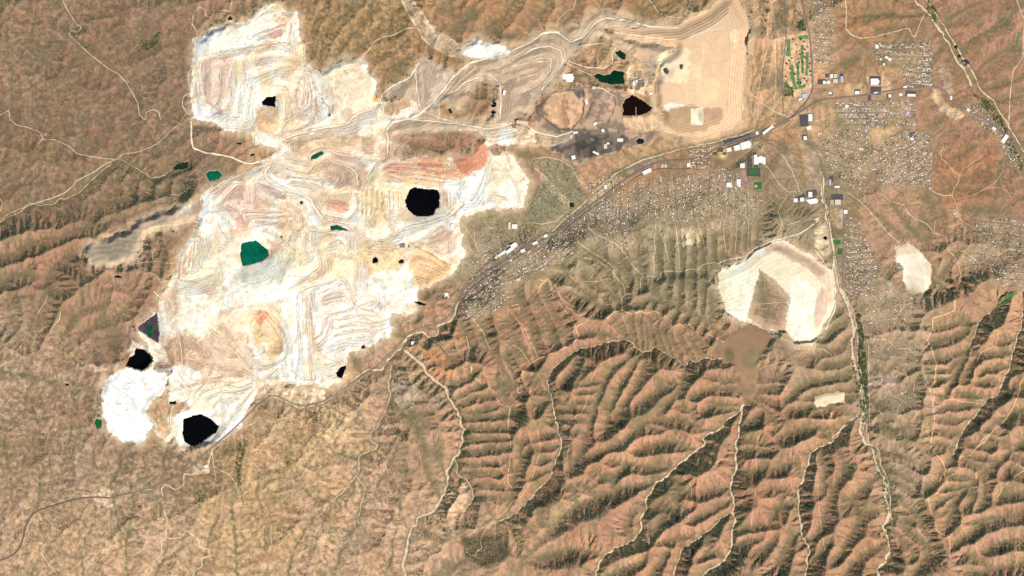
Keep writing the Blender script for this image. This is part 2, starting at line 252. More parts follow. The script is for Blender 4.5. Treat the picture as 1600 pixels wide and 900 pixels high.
# mine haul roads
HAULS = [
 (26,"299,190 299,215 302,232 325,240 350,243 365,247 380,254 395,256 410,251 422,250"),
 (22,"424,255 405,263 385,270 365,278 350,283 340,290 330,298 318,302 315,308 314,318"),
 (42,"421,260 414,270 418,282 435,290 450,298 470,303 485,311 492,325 504,341"),
 (12,"398,288 398,305 415,313 430,320 447,327"),(10,"398,300 398,325"),
 (15,"437,236 450,238 458,248 470,252 483,252 487,240 500,233 515,234 530,242 545,244 565,247 595,252"),
 (18,"428,252 450,262 475,270 483,268 492,256 512,245 518,252 535,258 548,262 558,272 560,290"),
 (8,"450,275 470,278 490,280 520,282 526,277 523,270"),
 (13,"595,252 585,260 575,272 570,292 572,320"),(22,"590,254 605,245 607,222 604,206"),
 (12,"380,330 420,332 450,330"),(10,"385,338 425,339 455,336"),(11,"400,346 430,348 455,345"),
 (10,"415,360 430,368 447,380"),(10,"418,374 426,385 425,402"),(9,"420,378 435,385 448,393"),
 (18,"484,312 488,330 495,340 515,348 545,352 560,366 575,375 600,376 612,367 640,355"),
 (14,"450,318 463,325 472,335 472,355 465,360 460,350 448,345"),
 (16,"475,340 482,355 490,362 520,363 540,366 545,378 544,395 556,405 558,425 552,445 556,470"),
 (8,"556,303 560,318 555,332 545,342"),(48,"625,360 650,353 675,347 705,335 722,318"),
 (20,"735,312 748,292 757,270 766,245"),
 (16,"490,364 489,385 498,395 502,415 490,432"),(12,"478,365 476,385 480,400"),
 (15,"466,462 467,490 468,520 467,560 462,590"),(15,"482,470 483,500 482,530 484,565 486,590"),
 (12,"490,528 503,520 506,500 515,492 535,487 560,478 585,470"),
 (14,"500,445 535,434 548,452 560,490 585,505 610,498"),
 (18,"398,562 412,571 430,567 445,560 450,545 447,530 436,512"),(15,"440,570 443,585 450,597 470,600"),
 (14,"436,575 415,590 400,605 385,622 365,645 350,668"),(14,"380,578 395,588 406,600"),
 (12,"270,505 283,530 285,560 287,585"),(14,"330,515 345,530 358,543 372,556 388,572"),(9,"300,530 320,545 330,560 345,575"),(9,"290,560 315,565 345,572 375,580"),
 (16,"232,650 243,660 246,680 258,686 266,676 267,645 272,632"),
 (13,"275,580 290,595 300,603 315,598 326,584"),(12,"306,630 303,616 315,606 326,592 345,586"),(12,"320,622 345,612 370,612 392,604"),(16,"345,620 348,650 350,670 330,690"),
 (13,"309,62 306,85 308,105 306,130 303,150 300,175"),(9,"300,180 292,178 285,165 286,152 296,146 294,120 298,105 306,95"),
 (9,"443,140 448,160 447,185 440,205"),(9,"476,70 476,95 480,110 490,130 496,155 494,180 480,196 455,206"),
 (14,"475,128 476,150 472,161"),(18,"390,118 392,140 388,165 386,185"),(12,"345,105 346,130 342,155 330,172"),
 (14,"400,92 430,88 455,92 474,95"),(12,"385,125 402,120 425,110 450,104"),(14,"345,80 375,76 405,70 430,66 450,74 470,86"),(12,"455,40 452,62 460,80"),
 (30,"655,98 642,120 622,130 606,140 596,152 592,166 575,172 555,180 540,195 505,200 470,208 448,216"),
 (34,"799,80 780,85 760,92 735,98 722,108 705,125 690,145 672,165 655,180 640,186 615,190 604,204"),
 (18,"650,100 651,130 654,158 658,172"),(18,"690,155 698,148 710,143 725,130 745,122 765,118 781,130 783,165 781,190"),
 (20,"640,187 680,190 720,194 765,202 790,196 815,188 835,206 870,214 895,205"),
 (12,"640,182 665,174 690,186 720,192"),(10,"600,160 598,175 615,186"),
 (22,"800,95 835,76 860,72 876,80 880,95 872,112 856,128 846,142"),(14,"790,112 812,102 840,92 862,92 860,110 842,132 815,146"),(12,"785,130 810,118 835,112"),
 (24,"800,80 830,66 848,52 870,50 892,66 912,58 930,36 948,28 985,34 1020,42 1060,45"),
 (16,"880,92 900,100 920,106 945,107 958,97 956,82 962,75"),(12,"905,72 935,68 962,70"),(14,"960,50 1000,56 1040,62 1066,62 1100,50 1130,30"),(10,"1000,95 1018,102 1027,120 1025,150 1028,162"),
 (12,"880,95 905,110 925,118"),(10,"900,130 925,135 945,140 960,150"),
 (14,"240,455 258,470 262,500 270,512"),(12,"255,440 275,436 300,440 330,430"),
 (18,"1305,400 1300,425 1306,455 1304,485 1290,515"),(14,"1120,412 1140,405 1165,400 1180,388 1200,378 1225,372 1250,365 1272,350"),(14,"1300,440 1285,405 1272,390"),
 (14,"640,380 662,372 690,352"),(12,"765,245 790,265 806,290 812,315"),(10,"770,300 790,310 805,330"),
]
# bench crests and toes read off the workings
BENCH = [
 "402,285 415,292 428,298 443,303","370,290 360,300 350,312 340,320","352,286 345,296 335,304","520,266 528,272 532,280 526,288","455,283 475,284 500,290",
 "600,262 640,262 690,268","605,268 650,272 700,280","640,278 690,285 715,283","610,256 650,256 700,258","610,275 640,284",
 "300,385 297,400 294,415","304,378 302,400 300,420","310,375 308,395","288,400 286,425","280,410 279,435",
 "572,298 572,340","580,296 579,337","589,298 588,322","596,300 597,330","565,305 566,335","600,335 606,350 613,360",
 "693,296 693,320","698,296 698,322","703,297 704,320","709,298 710,315","608,298 609,326","615,298 615,328","622,298 622,326","627,300 627,324",
 "463,478 465,460 475,453 496,445","505,456 520,448 535,437 541,448 549,462","463,480 465,510 463,532","471,460 472,490 474,522","485,456 485,482 487,510 488,535","479,462 478,492 478,520","488,535 496,539 506,531 513,511 518,496",
 "505,463 520,456 545,451 549,466 554,479","520,491 540,486 556,481 576,486","523,499 545,493 560,491 582,493","530,510 555,503 580,505","520,525 545,515 575,514","515,540 540,528 570,526",
 "391,503 404,489 411,483 421,495 433,508 441,520 447,532","395,512 404,498 411,492 419,502 430,515 437,530 438,545","385,520 388,540 396,555",
 "475,109 483,128 487,150 485,166 475,173 465,168 462,150 467,126 475,112","474,116 480,132 482,150 480,162 473,168","486,118 492,140 493,165","480,98 488,118 497,140 500,165 496,185",
 "316,98 314,120 318,145 323,160 340,170","312,95 310,120 313,145","378,98 384,125 382,146","376,146 372,172","364,100 360,125 362,150 355,168","385,126 400,121 420,113","405,78 425,70 445,66 458,72","400,62 425,52 440,46","395,56 420,45 445,38",
 "660,110 665,140 662,165","735,106 718,118 704,138 690,156","742,110 726,124 708,142","795,100 780,108 760,110","800,112 830,100 858,98","812,125 838,118","850,62 870,62 884,76 886,95 876,116",
 "275,590 285,604 298,612 312,606 322,596","310,624 312,614 325,604","330,640 340,625 365,620","350,600 375,606 392,598","232,560 245,568 262,566","440,575 430,585","455,560 458,580 470,590","495,560 510,570 530,565",
 "425,360 440,372 452,384","428,392 436,402 434,415","452,350 458,362 452,372","505,300 520,305 545,302","508,335 525,340 542,342","462,440 482,432 495,420","515,380 530,375 540,385","340,345 345,360 355,372","355,320 372,330 380,345",
 "650,400 670,405 690,418","655,412 675,418 690,428","645,430 665,436",
]
# paved roads: name, width, course
ROADS = [
 ('road',26,"1600,240 1585,228 1565,205 1545,190 1520,177 1490,162 1480,145 1465,135 1445,135 1400,140 1360,148 1320,152 1285,155 1265,165 1235,185 1200,202 1165,215 1120,230 1092,250 1035,250 1000,265 965,288 945,305 920,322 895,342 872,362 848,365 825,380 800,400 775,414 745,432 728,448 716,468 705,490"),
 ('road',24,"1252,-20 1254,10 1262,40 1267,75 1269,110 1270,140 1262,157 1248,172 1236,184"),
 ('road',16,"1225,-20 1226,20 1229,50 1226,80 1222,110 1223,150 1224,178"),
 ('road',14,"1400,630 1400,630"),
 ('road',15,"-20,880 0,876 20,868 30,858 36,845 40,820 48,806 62,796 90,788 120,779 150,776 172,778"),
 ('road',12,"1283,270 1286,310 1294,345 1298,380 1303,400 1309,430 1312,450"),
 ('road',12,"1318,330 1317,380 1317,450"),
 ('road',10,"1184,205 1178,220 1172,232"),
 ('road',12,"1140,262 1170,240 1180,228 1200,218 1215,222 1235,238 1248,242"),
 ('road',12,"1278,240 1285,255 1285,290"),
 ('road',17,"705,490 690,503 665,510 640,518 628,532 618,545 600,560 590,573 570,583 552,596 535,608 515,622 500,630 470,636 445,625 425,616 408,626 386,650 362,673 338,694 312,716 290,736 262,752 230,764 200,771 172,778"),
]
RAIL = "1235,188 1200,206 1165,220 1120,236 1090,262 1060,265 1035,262 1005,270 970,292 945,312 920,328 895,347 875,368 850,372 828,388 800,408 775,422 748,440 730,456 720,475 712,495"

# water bodies: shape, colour kind, shore drop, label
PONDS = [
 ('pit',"633,312 640,297 648,292 656,294 684,297 687,303 686,325 681,327 678,336 668,338 660,339 648,337 640,330 634,322",'black',"large black square-cornered pit lake below the red banded pit wall"),
 ('pit',"376,387 379,379 400,376 407,381 419,391 420,399 410,408 396,412 379,416 376,405",'green',"large emerald green pit lake in the middle of the mine"),
 ('pit',"197,571 201,560 210,553 212,543 226,546 235,553 240,563 231,572 222,579 210,577",'black',"black pond with ragged edge just below the triangular lined pond"),
 ('pit',"285,677 287,655 300,650 315,647 330,655 342,666 338,676 325,684 315,692 302,698 288,690",'black',"large black lake at the southern tip of the mine"),
 ('lined',"217,516 216,511 246,488 250,521 248,536 230,525",'slate',"grey lined triangular pond west of the mine"),
 ('pond',"322,273 326,268 343,267 347,273 341,280 327,283",'green',"small oval green pond below the white mine road"),
 ('pond',"270,261 280,255 294,253 294,262 284,265 272,266",'darkgreen',"dark green reed-choked pond beside a brown embankment"),
 ('pond',"973,163 977,155 988,148 996,152 1008,160 1020,168 1010,177 998,180 973,181",'brownblack',"brown-black tailings pond shaped like a wedge with a thin jetty"),
 ('pond',"927,119 933,115 943,118 953,117 958,110 975,113 975,131 957,132 938,128",'darkgreen2',"dark green reservoir with ragged north shore near the smelter"),
 ('pond',"960,82 968,78 978,86 977,93 970,92",'darkgreen2',"small dark green pond north of the ragged green reservoir"),
 ('pond',"994,220 998,216 1004,217 1007,221 1003,225 996,225",'slateblack',"small round dark pond south of the wedge tailings pond"),
 ('pit',"409,160 416,152 431,150 431,167 411,165",'black',"small black square pit pond inside the north-western dump"),
 ('pond',"485,251 488,243 503,236 506,240 498,246 490,249",'green2',"narrow green pond along the haul road in mid mine"),
 ('pond',"516,352 527,352 543,358 543,360 517,360",'green2',"thin green and dark pond strip at the mine centre"),
 ('pond',"582,405 586,401 591,405 590,411 583,411",'black',"tiny black pond, western one of two on orange ground"),
 ('pond',"622,408 627,405 632,408 630,412 623,412",'slateblack',"tiny dark pond, eastern one of two on orange ground"),
 ('pond',"645,471 655,471 668,475 664,477 654,476",'black',"thin black pond on the mine edge above the town road"),
 ('pond',"525,582 533,573 541,572 538,582 534,591 526,588",'black',"black sliver pond beside the road at the mine's south-east edge"),
 ('pond',"564,541 569,538 571,543 566,545",'slateblack',"tiny dark pond just north of the canyon road"),
 ('pond',"148,661 151,654 159,655 158,669 151,670",'green3',"small bright green pond on the white tailings' west edge"),
 ('pond',"265,628 276,626 277,631 266,632",'black',"small black rectangle pond above the southern black lake"),
 ('pond',"100,599 107,599 110,602 104,603",'slateblack',"tiny dark stock pond in the western scrub"),
 ('pond',"176,431 186,430 192,434 185,434",'black',"tiny black sliver pond in the grey western dump"),
 ('pond',"1289,368 1293,372 1289,376 1285,372",'black',"tiny black diamond pond north-east of the eastern tailings"),
 ('pond',"890,316 897,316 897,323 890,323",'darkgreen',"small dark square pond beside the highway wash"),
 ('pond',"356,29 360,25 364,28 363,32 357,32",'darkgreen',"tiny round dark pond at the top of the north-western dump"),
 ('pond',"1490,73 1494,69 1497,73 1494,77",'darkgreen',"tiny dark sewage pond, northernmost in the creek bed"),
 ('pond',"1495,87 1499,84 1502,88 1498,91",'darkgreen',"tiny dark sewage pond, second from north in the creek bed"),
 ('pond',"1511,103 1515,101 1517,104 1513,106",'darkgreen',"tiny dark sewage pond, southernmost in the creek bed"),
 ('lined',"1500,95 1510,92 1516,98 1506,104",'slate',"grey lined treatment basin between the creek ponds"),
 ('pond',"370,224 377,222 378,226 371,226",'slateblack',"tiny dark pond south of the north-western dump"),
 ('pond',"391,241 397,240 397,244 391,244",'slateblack',"tiny black pond by the mine office road"),
 ('pond',"699,170 704,169 708,176 703,178",'darkgreen',"small tilted dark pond on the brown mine island"),
 ('lined',"1036,108 1041,105 1045,110 1043,117 1038,114",'slate',"grey patch pond on the tailings plateau, larger of two"),
 ('pond',"469,315 472,314 474,317 472,319 469,319",'darkgreen',"tiny dark green pond on the pale mine bench east of the emerald lake"),
 ('pond',"438,370 440,368 442,370 440,372",'slateblack',"tiny dark pool just above and right of the emerald lake"),
 ('lined',"1061,102 1066,100 1066,107 1062,108",'slate',"grey patch pond on the tailings plateau, smaller of two"),
]
# built-up quarters: outline, street bearing (deg), row pitch, spacing, density, label place
TOWNS = [
 ("1362,65 1452,62 1455,135 1425,137 1410,130 1408,92 1368,92",0,5.0,2.6,0.62,"north-east hillside quarter"),
 ("1438,66 1455,66 1455,134 1438,134",0,4.0,2.1,0.9,"straight-edged north-east block"),
 ("1303,160 1378,156 1390,178 1386,198 1355,198 1325,196 1305,178",0,4.6,2.3,0.92,"square street grid south of the highway"),
 ("1388,155 1425,152 1432,175 1430,198 1400,199 1390,185",18,4.2,2.3,0.8,"oval street loop south of the highway"),
 ("1275,205 1355,198 1365,222 1370,245 1352,290 1330,298 1295,262 1280,240",20,4.8,2.5,0.6,"crowded slope east of the wash road"),
 ("1370,225 1412,200 1455,205 1455,295 1420,290 1372,290 1360,255",-32,4.4,2.3,0.8,"dense old hill town in the east"),
 ("1320,335 1342,345 1345,365 1368,395 1370,452 1320,470",0,5.0,2.5,0.62,"southern street strip beside the wash"),
 ("925,268 1000,282 1090,268 1150,270 1160,300 1192,305 1190,338 1080,345 1000,345 975,350 925,340 910,330",88,4.6,2.5,0.6,"wide valley town south of the railway"),
 ("880,335 925,330 985,350 990,385 968,395 940,380 905,372 885,365",75,4.8,2.5,0.42,"canyon rows above the railway"),
 ("1048,345 1185,345 1180,355 1050,360",88,5.0,2.8,0.30,"southern fringe of the valley town"),
 ("905,290 945,262 960,270 925,300",-32,4.5,2.6,0.5,"wedge between railway and highway"),
 ("1075,232 1110,222 1112,262 1145,262 1140,266 1075,264",0,4.6,2.6,0.75,"blocks north of the railway"),
 ("740,395 800,380 870,355 900,360 895,395 850,420 800,440 760,460 725,470 730,440",-38,4.4,2.4,0.62,"old mining town along the canyon road"),
 ("718,462 760,452 790,448 800,470 770,485 745,502 728,500 715,480",-40,4.6,2.4,0.52,"southern end of the old canyon town"),
 ("730,360 775,345 790,370 765,395 735,392",40,6.0,3.0,0.3,"bare hill above the old mining town"),
 ("1268,0 1302,0 1300,100 1272,100",0,5.5,2.8,0.4,"strip along the northern highway"),
 ("1512,155 1535,165 1558,188 1572,210 1558,212 1530,195 1512,178",-38,4.2,2.3,0.7,"creekside rows in the far east"),
 ("1555,210 1575,215 1590,240 1600,262 1590,275 1575,250",-50,4.4,2.4,0.6,"far eastern highway strip"),
 ("1520,338 1600,340 1600,452 1560,450 1545,420 1500,420 1505,395 1525,380",5,5.4,2.7,0.42,"scattered eastern hillside suburb"),
 ("1350,455 1440,450 1445,470 1415,500 1375,515 1352,510",5,5.4,2.8,0.34,"eastern bank of the green wash"),
 ("1356,525 1440,530 1438,570 1380,560 1358,560",8,6.5,3.2,0.22,"rough lots east of the green wash"),
 ("1356,590 1382,588 1384,602 1358,602",5,4.5,2.3,0.75,"pale trailer park beside the green wash"),
 ("1382,610 1420,610 1425,630 1385,640",10,6,3,0.3,"scattered lots in the eroded badland"),
 ("1358,180 1365,180 1365,200 1358,200",0,4,2.2,0.8,"short row by the bare triangle"),
 ("1330,640 1350,620 1352,665 1335,672",10,5,2.8,0.4,"yards on the wash bank in the south"),
]
# ------------------------------------------------------------------ raster tools
X0, X1, Y0, Y1 = -64.0, 1664.0, -64.0, 964.0
DX = 4.0 / 3.0
NX = int(round((X1 - X0) / DX)) + 1
NY = int(round((Y1 - Y0) / DX)) // 2 * 2 + 1
gx = X0 + DX * np.arange(NX)
gy = Y0 + DX * np.arange(NY)
GX, GY = np.meshgrid(gx, gy)
cx_ = gx[::2]; cy_ = gy[::2]
CX, CY = np.meshgrid(cx_, cy_)
RNG = np.random.default_rng(7)

def s2l(c):
    c = np.asarray(c, float) / 255.0
    return np.where(c <= 0.04045, c / 12.92, ((c + 0.055) / 1.055) ** 2.4)

_LAT = {}
def vnoise(x, y, scale, seed):
    """smooth value noise on a 128-cell lattice"""
    if seed not in _LAT:
        L = np.random.default_rng(seed).random((128, 128)).astype(np.float32) * 2 - 1
        _LAT[seed] = np.pad(L, ((0, 1), (0, 1)), mode='wrap').ravel()
    L = _LAT[seed]
    u = np.asarray(x, np.float32) / np.float32(scale) + np.float32(165.3); v = np.asarray(y, np.float32) / np.float32(scale) + np.float32(139.7)
    iu = np.floor(u); iv = np.floor(v)
    fu = u - iu; fv = v - iv
    fu = fu * fu * fu * (fu * (fu * 6 - 15) + 10); fv = fv * fv * fv * (fv * (fv * 6 - 15) + 10)
    k = (iv.astype(np.int32) & 127) * 129 + (iu.astype(np.int32) & 127)
    a = L[k]; b = L[k + 129]
    a = a + (L[k + 1] - a) * fu; b = b + (L[k + 130] - b) * fu
    return a + (b - a) * fv

def fbm(x, y, scale, seed, octv=4, gain=0.5):
    s = 0; a = 1.0; t = 0
    for i in range(octv):
        ca, sa = math.cos(0.6 * i + 0.4), math.sin(0.6 * i + 0.4)
        s = s + a * vnoise(ca * x - sa * y, sa * x + ca * y, scale / 2 ** i, seed + i * 13)
        t += a; a *= gain
    return s / t

def pmask(poly, x=None, y=None):
    x = gx if x is None else x; y = gy if y is None else y
    m = np.zeros((len(y), len(x)), bool)
    a = poly; b = np.roll(poly, -1, 0)
    j0 = np.searchsorted(y, poly[:, 1].min()); j1 = np.searchsorted(y, poly[:, 1].max())
    for j in range(j0, j1):
        yy = y[j]
        c = ((a[:, 1] <= yy) & (b[:, 1] > yy)) | ((b[:, 1] <= yy) & (a[:, 1] > yy))
        if not c.any():
            continue
        xs = np.sort(a[c, 0] + (yy - a[c, 1]) / (b[c, 1] - a[c, 1]) * (b[c, 0] - a[c, 0]))
        for k in range(0, len(xs) - 1, 2):
            m[j, np.searchsorted(x, xs[k]):np.searchsorted(x, xs[k + 1])] = True
    return m

def rough(poly, amp, seed, step=3.0):
    """a surveyed outline with natural raggedness"""
    r = np.random.default_rng(seed)
    out = []
    n = len(poly)
    for i in range(n):
        p, q = poly[i], poly[(i + 1) % n]
        d = np.hypot(*(q - p)); k = max(1, int(d / step))
        for t in range(k):
            out.append(p + (q - p) * (t / k) + r.normal(0, amp, 2) * (0.5 if t == 0 else 1))
    return np.array(out)

def line_dist(lines, pad, x=None, y=None):
    x = gx if x is None else x; y = gy if y is None else y
    D = np.full((len(y), len(x)), 1e3)
    for L in lines:
        for p, q in zip(L[:-1], L[1:]):
            i0 = np.searchsorted(x, min(p[0], q[0]) - pad); i1 = np.searchsorted(x, max(p[0], q[0]) + pad)
            j0 = np.searchsorted(y, min(p[1], q[1]) - pad); j1 = np.searchsorted(y, max(p[1], q[1]) + pad)
            if i1 <= i0 or j1 <= j0:
                continue
            sx = x[i0:i1][None, :] - p[0]; sy = y[j0:j1][:, None] - p[1]
            d = q - p; l2 = max(d @ d, 1e-9)
            t = np.clip((sx * d[0] + sy * d[1]) / l2, 0, 1)
            dd = np.hypot(sx - t * d[0], sy - t * d[1])
            D[j0:j1, i0:i1] = np.minimum(D[j0:j1, i0:i1], dd)
    return D

def blur(a, r):
    """three box passes, radius in cells"""
    r = int(max(1, round(r)))
    for _ in range(3):
        for ax in (0, 1):
            p = np.pad(a, [(r + 1, r) if k == ax else (0, 0) for k in (0, 1)], mode='edge')
            c = np.cumsum(p, axis=ax)
            n = a.shape[ax]
            if ax == 0:
                a = (c[2 * r + 1:2 * r + 1 + n] - c[:n]) / (2 * r + 1)
            else:
                a = (c[:, 2 * r + 1:2 * r + 1 + n] - c[:, :n]) / (2 * r + 1)
    return a

def edt(mask, dx, base=None, slope=0.0):
    """distance to the true cells (jump flooding); with base: lowest cone of given slope standing on the cells"""
    h, w = mask.shape
    jj, ii = np.mgrid[0:h, 0:w]
    sj = np.where(mask, jj, -9999).astype(np.int32); si = np.where(mask, ii, -9999).astype(np.int32)
    best = np.where(mask, 0.0 if base is None else np.nan_to_num(base), 1e9).astype(np.float32)
    bs = None if base is None else np.nan_to_num(base).astype(np.float32)
    k = 256
    while k >= 1:
        for dj in (-k, 0, k):
            for di in (-k, 0, k):
                if dj == 0 and di == 0:
                    continue
                a0, a1 = max(0, -dj), min(h, h - dj); b0, b1 = max(0, -di), min(w, w - di)
                nj = sj[a0 + dj:a1 + dj, b0 + di:b1 + di]; ni = si[a0 + dj:a1 + dj, b0 + di:b1 + di]
                d = (nj - jj[a0:a1, b0:b1]).astype(np.float32) ** 2 + (ni - ii[a0:a1, b0:b1]).astype(np.float32) ** 2
                if bs is not None:
                    d = np.where(nj >= 0, bs[np.maximum(nj, 0), np.maximum(ni, 0)] + slope * dx * np.sqrt(d), 1e9)
                s = d < best[a0:a1, b0:b1]
                best[a0:a1, b0:b1][s] = d[s]
                sj[a0:a1, b0:b1][s] = nj[s]; si[a0:a1, b0:b1][s] = ni[s]
        k //= 2
    return np.sqrt(best) * dx if bs is None else best

def up2(a):
    """coarse raster (every second node) to the full one"""
    b = np.zeros((NY, NX))
    b[::2, ::2] = a
    b[1::2, ::2] = 0.5 * (a[:-1] + a[1:])
    b[:, 1::2] = 0.5 * (b[:, :-1:2] + b[:, 2::2])
    return b

def sstep(a, b, v):
    t = np.clip((v - a) / (b - a), 0, 1)
    return t * t * (3 - 2 * t)

# ------------------------------------------------------------------ running water carves the land
NB = [(-1, -1), (-1, 0), (-1, 1), (0, -1), (0, 1), (1, -1), (1, 0), (1, 1)]

def receivers(h, rnd):
    H, W = h.shape
    N = H * W
    best = np.zeros((H, W), np.float32); rec = np.arange(N, dtype=np.int64).reshape(H, W).copy()
    ids = np.arange(N, dtype=np.int64).reshape(H, W)
    dist = np.ones((H, W), np.float32)
    for k, (dj, di) in enumerate(NB):
        L = 1.41421 if dj and di else 1.0
        a0, a1 = max(0, -dj), min(H, H - dj); b0, b1 = max(0, -di), min(W, W - di)
        s = (h[a0:a1, b0:b1] - h[a0 + dj:a1 + dj, b0 + di:b1 + di]) / L * rnd[k, a0:a1, b0:b1]
        m = s > best[a0:a1, b0:b1]
        best[a0:a1, b0:b1][m] = s[m]
        rec[a0:a1, b0:b1][m] = ids[a0 + dj:a1 + dj, b0 + di:b1 + di][m]
        dist[a0:a1, b0:b1][m] = L
    return rec.ravel(), dist.ravel()

def accumulate(rec):
    """cells draining through each cell, by pointer doubling"""
    N = len(rec)
    S = np.ones(N + 1); S[N] = 0
    ptr = np.append(rec, N)
    ptr[:N][rec == np.arange(N)] = N
    for _ in range(13):
        S = S + np.bincount(ptr, weights=S, minlength=N + 1)
        S[N] = 0
        ptr = ptr[ptr]
        if (ptr == N).all():
            break
    return S[:N]

def erode(h, fixed, U, K, m, dx, iters, diff, seed):
    r = np.random.default_rng(seed)
    H, W = h.shape
    rnd = (1 + 0.35 * (r.random((8, H, W)) - 0.5)).astype(np.float32)
    A = None
    for it in range(iters):
        h = h + np.where(fixed, 0, U)
        rec, dist = receivers(h.astype(np.float32), rnd)
        rec = np.where(fixed.ravel(), np.arange(H * W), rec)
        A = accumulate(rec)
        f = (K.ravel() * A ** m / (dx * dist))
        root = rec == np.arange(H * W)
        f[root] = 0
        a = h.ravel() / (1 + f); b = f / (1 + f)
        b[root] = 0; a[root] = h.ravel()[root]
        ptr = rec.copy()
        for _ in range(12):
            a = a + b * a[ptr] * (b > 1e-6)
            b = b * b[ptr]
            ptr = ptr[ptr]
            if b.max() < 1e-4:
                break
        h = a.reshape(H, W)
        if diff > 0:
            p = np.pad(h, 1, mode='edge')
            lap = p[:-2, 1:-1] + p[2:, 1:-1] + p[1:-1, :-2] + p[1:-1, 2:] - 4 * h
            h = np.where(fixed, h, h + diff * lap)
    return h, A.reshape(H, W)

def densify(s, j=0.0, seed=0, step=6.0):
    p = P(s) if isinstance(s, str) else s
    r = np.random.default_rng(seed)
    out = [p[0]]
    for a, b in zip(p[:-1], p[1:]):
        d = np.hypot(*(b - a)); k = max(1, int(round(d / step)))
        for t in range(1, k + 1):
            q = a + (b - a) * t / k
            if t < k and j:
                q = q + r.normal(0, j, 2)
            out.append(q)
    return np.array(out)

def chaikin(p, n=2):
    for _ in range(n):
        q = np.empty((2 * len(p) - 2, 2))
        q[0::2] = 0.75 * p[:-1] + 0.25 * p[1:]; q[1::2] = 0.25 * p[:-1] + 0.75 * p[1:]
        p = np.vstack([p[:1], q, p[-1:]])
    return p

washes = [(w, densify(s, 1.1, 50 + i, 5.0)) for i, (w, s) in enumerate(WASHES)]
gullies = [densify(s, 0.9, 300 + i) for i, s in enumerate(GULLIES)]

Dw = line_dist([l for _, l in washes], 160, cx_, cy_)
fixed = Dw < 1.6
edge = np.zeros_like(fixed); edge[0] = edge[-1] = True; edge[:, 0] = edge[:, -1] = True
# how much relief the ground has in each part of the map
RELIEF = [  # outline, factor
 ("-70,-70 310,-70 300,100 300,230 420,260 320,330 200,350 0,360 -70,360",0.45),
 ("-70,350 200,345 280,350 250,450 200,520 60,560 -70,540",1.15),
 ("-70,540 110,560 160,690 300,720 420,640 560,640 600,700 640,800 640,970 -70,970",0.42),
 ("470,-70 1130,-70 1130,40 900,60 640,90 480,90",0.8),
 ("840,370 1120,400 1130,540 900,540 720,470",0.8),
 ("720,470 1140,540 1140,640 1340,660 1390,970 640,970 640,830 720,700 600,560",1.3),
 ("1350,440 1460,470 1465,760 1440,800 1350,690",0.9),
 ("1450,380 1670,380 1670,970 1380,970 1440,800 1465,700",1.2),
 ("1450,-70 1670,-70 1670,400 1450,330",0.32),
 ("720,300 1460,0 1460,440 1120,400 900,380 720,470",0.35),
 ("640,800 900,820 900,970 620,970",0.55),
]
rel = np.full(CX.shape, 0.7)
for s, f in RELIEF:
    rel[pmask(P(s), cx_, cy_)] = f
rel = blur(rel, 8)
# every traced gully gets a bed that climbs from its mouth to its head
bed = np.full(CX.shape, np.nan)
bed[fixed] = 0.0
Lprev = []
def _cell(p):
    return (int(np.clip(round((p[1] - Y0) / (2 * DX)), 0, len(cy_) - 1)), int(np.clip(round((p[0] - X0) / (2 * DX)), 0, len(cx_) - 1)))
todo = [(i, densify(l, 0, 0, 1.2)) for i, l in enumerate(gullies)]
for rnd_ in range(6):
    rest = []
    for i, q in todo:
        j, k = _cell(q[0])
        win = bed[max(0, j - 2):j + 3, max(0, k - 2):k + 3]
        if rnd_ < 5 and not np.isfinite(win).any():
            rest.append((i, q)); continue
        e = np.nanmin(win) if np.isfinite(win).any() else 0.0
        Lm = np.concatenate([[0], np.cumsum(np.hypot(*np.diff(q, axis=0).T))]) * PX
        for p, l_ in zip(q, Lm):
            j, k = _cell(p)
            v = e + 0.06 * l_ / (1 + l_ / 2200.0)
            if not np.isfinite(bed[j, k]):
                bed[j, k] = v
            else:
                bed[j, k] = min(bed[j, k], v)
    todo = rest
isbed = np.isfinite(bed)
Dn = edt(isbed | edge, 2 * DX)
h0 = 0.05 * Dn * PX + 3 * fbm(CX, CY, 40, 3, 3) + RNG.normal(0, 0.5, CX.shape)
h0 = np.where(isbed, bed, h0 + 0.35 * blur(np.where(isbed, bed, 0), 6) / np.maximum(blur(isbed * 1.0, 6), 0.02))
h0[edge & ~isbed] = np.minimum(h0, 40)[edge & ~isbed]
fx = isbed | edge
U = 7.0 * rel
K = np.full(CX.shape, 9.5)
for _k in range(30):     # no closed hollows
    p_ = np.pad(h0, 1, mode='edge')
    mn = np.minimum.reduce([p_[1 + dj:1 + dj + h0.shape[0], 1 + di:1 + di + h0.shape[1]] for dj, di in NB])
    h0 = np.where(fx, h0, np.maximum(h0, mn + 0.05))
hc, Ac = erode(h0, fx, U, K, 0.42, DX * 2 * PX, 34, 0.06, 5)
hc = np.maximum(hc, -5)
# crisp planar spurs of the south-east: slopes standing straight up from the traced beds
warp_n = np.clip(1 + 0.55 * fbm(CX, CY, 34, 19, 3), 0.45, 1.4)
cone = np.minimum(edt(isbed, 2 * DX * PX, bed * 0.75, 0.60) * warp_n, 150)
SPUR = ["700,470 860,440 960,470 1130,530 1150,640 1220,600 1340,620 1350,700 1390,970 880,970 800,800 735,700 720,600","1440,450 1670,380 1670,970 1380,970 1400,800 1440,700 1450,560","-70,340 60,345 200,335 215,350 180,400 120,440 60,450 -70,440","180,260 320,270 320,330 200,345","740,400 860,348 1000,352 1190,342 1185,390 1120,402 1130,530 960,480 800,472","1190,300 1290,330 1300,400 1230,368 1185,380","1235,540 1300,500 1310,460 1340,500 1345,640 1220,620 1195,545"]
wsp = np.zeros(CX.shape)
for s_ in SPUR:
    wsp[pmask(P(s_), cx_, cy_)] = 0.45 if s_.startswith('-70') else 1
